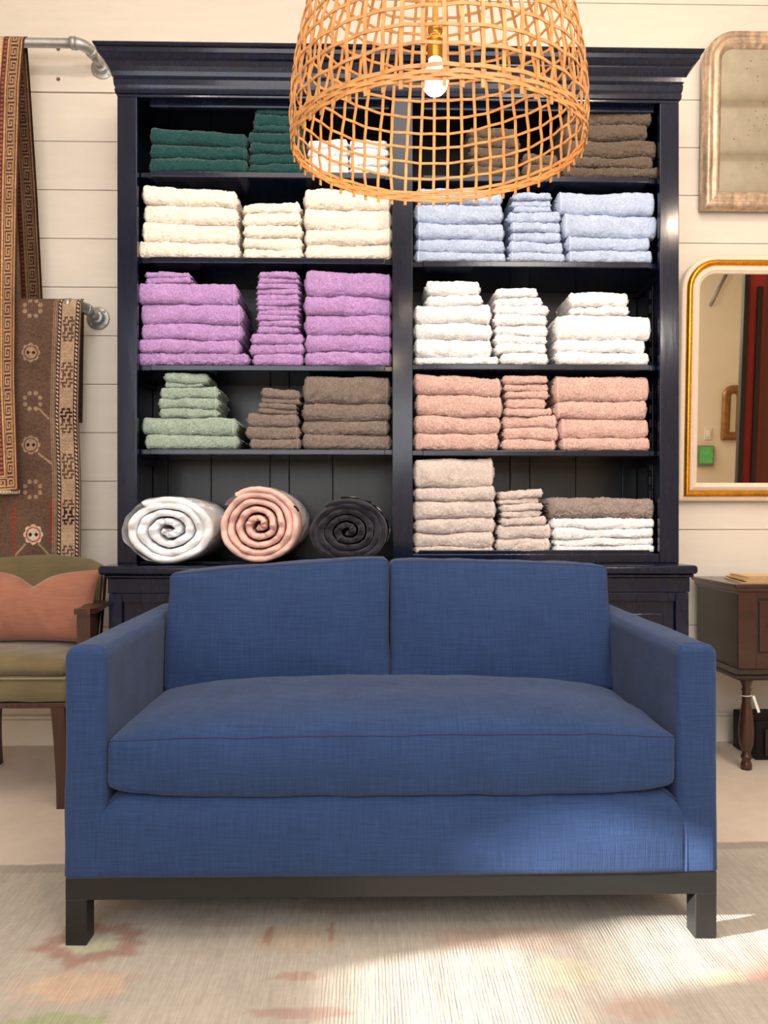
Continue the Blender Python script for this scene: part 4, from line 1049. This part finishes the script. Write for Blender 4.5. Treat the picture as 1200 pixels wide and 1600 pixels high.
for k in range(34):
    if k < 6: x, z = rf.uniform(-w/2+.09, w/2-.09), h/2-rf.uniform(.10, .16)
    else: x, z = rf.normal(-.04, .06), rf.normal(-.02, .10)
    if abs(x) > w/2-.085 or abs(z) > h/2-.085: continue
    rx, rz = rf.uniform(.0012, .005), rf.uniform(.001, .004); an = np.linspace(0, 2*pi, 9, endpoint=False); jr = rf.uniform(.6, 1.2, 9)
    V = np.stack([x+rx*jr*np.cos(an), np.full(9, .0012), z+rz*jr*np.sin(an)], 1); V = np.concatenate([V, [[x, .0010, z]]]); V = tiltV(V, TI)+np.array(c)
    mb.add(V, np.stack([np.arange(9), (np.arange(9)+1) % 9, np.full(9, 9)], 1))
o = mb.build('foxing', M['fox'], g1, smooth=False); o['kind'] = 'stuff'
c, w, h = place(1063, 1330, 401, 783, 3.36)
m2 = thing('wall_mirror', (c[0], YW, c[2]), 'lower wall mirror with gold and cream beaded frame above the side table', 'mirror', 'arched top wall mirrors')
RT = .15
V, Fq = frame_sweep(c, w, h, RT, .008, [(0, -.035), (0, .0), (.004, .005), (.018, .006), (.0195, .006)], TI); mk('outer_frame', V, Fq, M['creamw'], m2, label='cream outer moulding')
V, Fq = frame_sweep(c, w, h, RT, .008, [(.0195, .0), (.020, .008), (.025, .017), (.033, .021), (.041, .018), (.046, .010), (.047, .002)], TI); mk('gilt_band', V, Fq, M['gold'], m2, label='gold leaf band')
V, Fq = frame_sweep(c, w, h, RT, .008, [(.0465, .0), (.047, .009), (.058, .008), (.060, .011), (.066, .012), (.070, .009), (.074, .005), (.0765, .005), (.080, .001), (.082, -.004)], TI); mk('inner_frame', V, Fq, M['creamw'], m2)
glass(c, w, h, RT, .078, M['mirror'], m2)
mb = MB(); p = rrpath(w, h, RT, .008, .0755, 10); seg = np.linalg.norm(np.diff(np.concatenate([p, p[:1]]), axis=0), axis=1); cum = np.concatenate([[0], np.cumsum(seg)]); pc = np.concatenate([p, p[:1]])
for s in np.arange(0, cum[-1], .0075):
    x = np.interp(s, cum, pc[:, 0]); z = np.interp(s, cum, pc[:, 1]); r = .0026
    V = np.array([(x-r, -.005, z), (x, -.005, z-r), (x+r, -.005, z), (x, -.005, z+r), (x, -.0085, z)]); mb.add(tiltV(V, TI)+np.array(c), np.array([[0, 1, 4], [1, 2, 4], [2, 3, 4], [3, 0, 4]]))
o = mb.build('beading', M['creamw'], m2, smooth=True); o['kind'] = 'stuff'
MIRC = c
# ---- things behind the camera that the mirrors show
def refl(px, py, Yt, Ym=3.36, tilt=TI):
    a = (px-600)/F; b = (HZ-py)/F; d = np.array([cos(YAW)*a+sin(YAW), -sin(YAW)*a+cos(YAW), b]); d /= d[1]
    o = np.array([0, 0, CH]); n = np.array([0, -cos(tilt), -sin(tilt)]); p0 = np.array(MIRC)
    t = np.dot(p0-o, n)/np.dot(d, n); h = o+d*t; r = d-2*np.dot(d, n)*n
    return h+r*((Yt-h[1])/r[1])
a = refl(1163, 430, .3); b = refl(1163, 745, .3)
rt = thing('framed_textile', (a[0]+.5, .3, b[2]-.1), 'large red patterned textile in a dark frame reflected in the lower mirror', 'textile')
ztx0, ztx1 = min(a[2], b[2])-.3, max(a[2], b[2])+.1
nx_, nz_ = 90, 160
Ug, Vg = np.meshgrid(np.linspace(0, 1, nx_), np.linspace(0, 1, nz_), indexing='ij')
C = np.zeros((nx_, nz_, 3)); C[:] = lin((156, 46, 38)); wv_ = .30+.05*np.sin(Vg*40)
C[(Ug > .16) & (Ug < .30)] = lin((110, 62, 46)); q = np.abs(Ug-.42) < (.08+.05*np.sin(Vg*34)); C[q] = lin((58, 52, 50)); C[(np.abs(Ug-.42) < .03)] = lin((150, 44, 36)); C[(Ug > .6) & (Ug < .7)] = lin((60, 50, 50))
P = np.stack([a[0]+.04+Ug*.9, np.full(Ug.shape, .3), ztx0+.04+Vg*(ztx1-ztx0-.08)], -1)
n_ = nx_*nz_
mk('textile', np.concatenate([P.reshape(-1, 3), P.reshape(-1, 3)-[0, .02, 0]]), [gridF(nx_, nz_), gridF(nx_, nz_, base=n_, flip=True)], M['redtex'], rt, colattr=np.concatenate([C.reshape(-1, 3)]*2))
mb = MB()
for (p, q, r, s) in ((a[0], a[0]+.045, ztx0, ztx1), (a[0]+.94, a[0]+.98, ztx0, ztx1), (a[0]+.045, a[0]+.94, ztx0, ztx0+.045), (a[0]+.045, a[0]+.94, ztx1-.045, ztx1)): addbox(mb, p, q, .27, .32, r, s)
mb.build('frame', M['darkwood'], rt, smooth=False)
box('stand_foot', a[0]+.1, a[0]+.14, .05, .55, 0, .04, M['darkwood'], rt); box('stand_foot', a[0]+.8, a[0]+.84, .05, .55, 0, .04, M['darkwood'], rt)
for xx in (.1, .8): box('stand_post', a[0]+xx, a[0]+xx+.04, .325, .36, .0, ztx1-.2, M['darkwood'], rt)
yw_ = YF+.001
a = refl(1129, 602, yw_); b = refl(1161, 688, yw_); cc = ((a[0]+b[0])/2, YF+.02, (a[2]+b[2])/2)
m3 = thing('small_mirror', (cc[0], YF, cc[2]), 'small gilt arched mirror on the far wall reflected in lower mirror', 'mirror')
w3, h3 = abs(b[0]-a[0]), abs(a[2]-b[2])
V, Fq = frame_sweep((0, 0, 0), w3, h3, .12, .01, [(0, 0), (0, .03), (.05, .04), (.09, .02), (.09, .01)], 0); V[:, 1] = -V[:, 1]
mk('frame', V+np.array([cc[0], YF+.002, cc[2]]), Fq[:, ::-1], mat('old_gilt', (140, 100, 55), .4, .5, vary=[(20, .3, None)]), m3)
p = rrpath(w3, h3, .12, .01, .085); n = len(p); V = np.concatenate([np.stack([p[:, 0]+cc[0], np.full(n, YF+.012), p[:, 1]+cc[2]], 1), [[cc[0], YF+.012, cc[2]]]]); i = np.arange(n)
mk('glass', V, np.stack([(i+1) % n, i, np.full(n, n)], 1), M['mirror'], m3, smooth=False)
a = refl(1101, 667, yw_); b = refl(1112, 687, yw_)
o = thing('light_switch', ((a[0]+b[0])/2, YF, (a[2]+b[2])/2), 'cream light switch plate on the far wall reflected in lower mirror', 'switch')
box('plate', a[0], b[0], YF+.001, YF+.01, b[2], a[2], M['creamw'], o, r=.003); box('rocker', a[0]+.02, b[0]-.02, YF+.0101, YF+.018, b[2]+.03, a[2]-.03, M['white'], o, r=.003)
a = refl(1091, 698, yw_); b = refl(1111, 724, yw_)
o = thing('wall_screen', ((a[0]+b[0])/2, YF, (a[2]+b[2])/2), 'small wall panel showing green foliage reflected low in lower mirror', 'screen')
box('casing', a[0]-.01, b[0]+.015, YF+.001, YF+.04, b[2]-.03, a[2]+.012, M['grey'], o, r=.004); box('display', a[0], b[0], YF+.041, YF+.045, b[2], a[2], M['screen'], o, r=.001)
# conduits and beams
a = refl(1110, 480, yw_); 
o = thing('conduit', (a[0], YF, ZC), 'grey diagonal conduit pipe reflected at top of lower mirror', 'pipe')
V, Fs = tube([refl(1110, 478, -1.5), refl(1137, 425, -1.5)], .018, 10); mk('pipe', V, Fs, M['grey'], o)
for k, y in enumerate((-1.0, -.2, .7, 1.6)):
    o = box('beam', 2.2, XR, y, y+.03, ZC-.05, ZC-.001, M['ceil'], ce); 

# ------------------------------------------------ floor rug
rx0, rx1, ry0 = -1.9, 2.1, .1
nx_, ny_ = 440, 260
Ug, Vg = np.meshgrid(np.linspace(0, 1, nx_), np.linspace(0, 1, ny_), indexing='ij')
Xg = rx0+(rx1-rx0)*Ug; Yend = np.interp(Xg, [-.95, 1.15], [2.215, 2.33]); Yg = ry0+(Yend-ry0)*Vg
base = np.array(lin((194, 184, 172))); C = np.zeros(Xg.shape+(3,)); C[:] = base*.78
PXY = 600+F*np.tan(np.arctan2(Xg, Yg)-YAW); dep = Xg*sin(YAW)+Yg*cos(YAW); PY = HZ+F*CH/np.maximum(dep, .3)
def blob(cx, cy, rx, ry, col, a=.6, ring=None, jag=.2):
    ccx, ccy = at(cx, cy, 1)[0], 0
    Yc = CH*F/(cy-HZ); Xc = X(cx, Yc); sx = rx/F*Yc; sy = ry/F*Yc*Yc
    dx = (Xg-Xc)/sx; dy = (Yg-Yc)/sy; an = np.arctan2(dy, dx); rr = np.hypot(dx, dy)*(1+jag*np.sin(an*5+cx)*.5+jag*.5*np.sin(an*11+cy))
    wgt = np.clip((1-rr)*5, 0, 1)*a
    if ring: wgt = wgt*np.clip((rr-ring)*6, 0, 1)
    C[:] = C*(1-wgt[..., None])+np.array(lin(col))*wgt[..., None]
blob(145, 1475, 85, 34, (150, 112, 100), .7, .4); blob(140, 1478, 40, 13, (176, 178, 150), .8); blob(120, 1542, 80, 24, (200, 168, 142), .6); blob(110, 1540, 95, 30, (204, 140, 120), .4, .75)
blob(90, 1600, 85, 18, (150, 158, 120), .8); blob(465, 1532, 40, 8, (165, 135, 122), .7); blob(465, 1470, 75, 26, (178, 158, 134), .5); blob(420, 1465, 6, 18, (150, 100, 86), .6); blob(518, 1462, 6, 18, (150, 100, 86), .6)
blob(470, 1590, 90, 10, (160, 120, 112), .5); blob(790, 1475, 130, 20, (176, 146, 134), .5); blob(880, 1530, 60, 26, (196, 184, 156), .5); blob(760, 1515, 60, 18, (200, 188, 162), .4)
blob(1190, 1520, 90, 28, (206, 146, 138), .5); blob(1120, 1540, 50, 14, (198, 190, 160), .6); blob(1000, 1590, 60, 20, (186, 150, 136), .4)
blob(330, 1440, 60, 14, (158, 140, 126), .4); blob(560, 1420, 120, 14, (150, 128, 114), .4); blob(180, 1400, 60, 10, (186, 156, 130), .4)
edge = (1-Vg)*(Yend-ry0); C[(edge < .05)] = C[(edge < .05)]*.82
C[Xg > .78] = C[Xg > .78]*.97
st = np.random.default_rng(4).random((70, 40)); 
gx = (Ug*69).astype(int); gy = (Vg*39).astype(int); C *= (1+.05*(st[gx, gy]-.5))[..., None]
Zg = .010+.0006*np.sin(Xg*60)+.0012*snoise(np.stack([Xg.ravel(), Yg.ravel(), 0*Xg.ravel()], 1), .6, 3).reshape(Xg.shape)
P = np.stack([Xg, Yg, Zg], -1)
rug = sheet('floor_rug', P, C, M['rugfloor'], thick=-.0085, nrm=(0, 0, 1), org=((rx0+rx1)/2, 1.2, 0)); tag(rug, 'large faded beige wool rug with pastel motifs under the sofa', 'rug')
sofa.location.z += .0
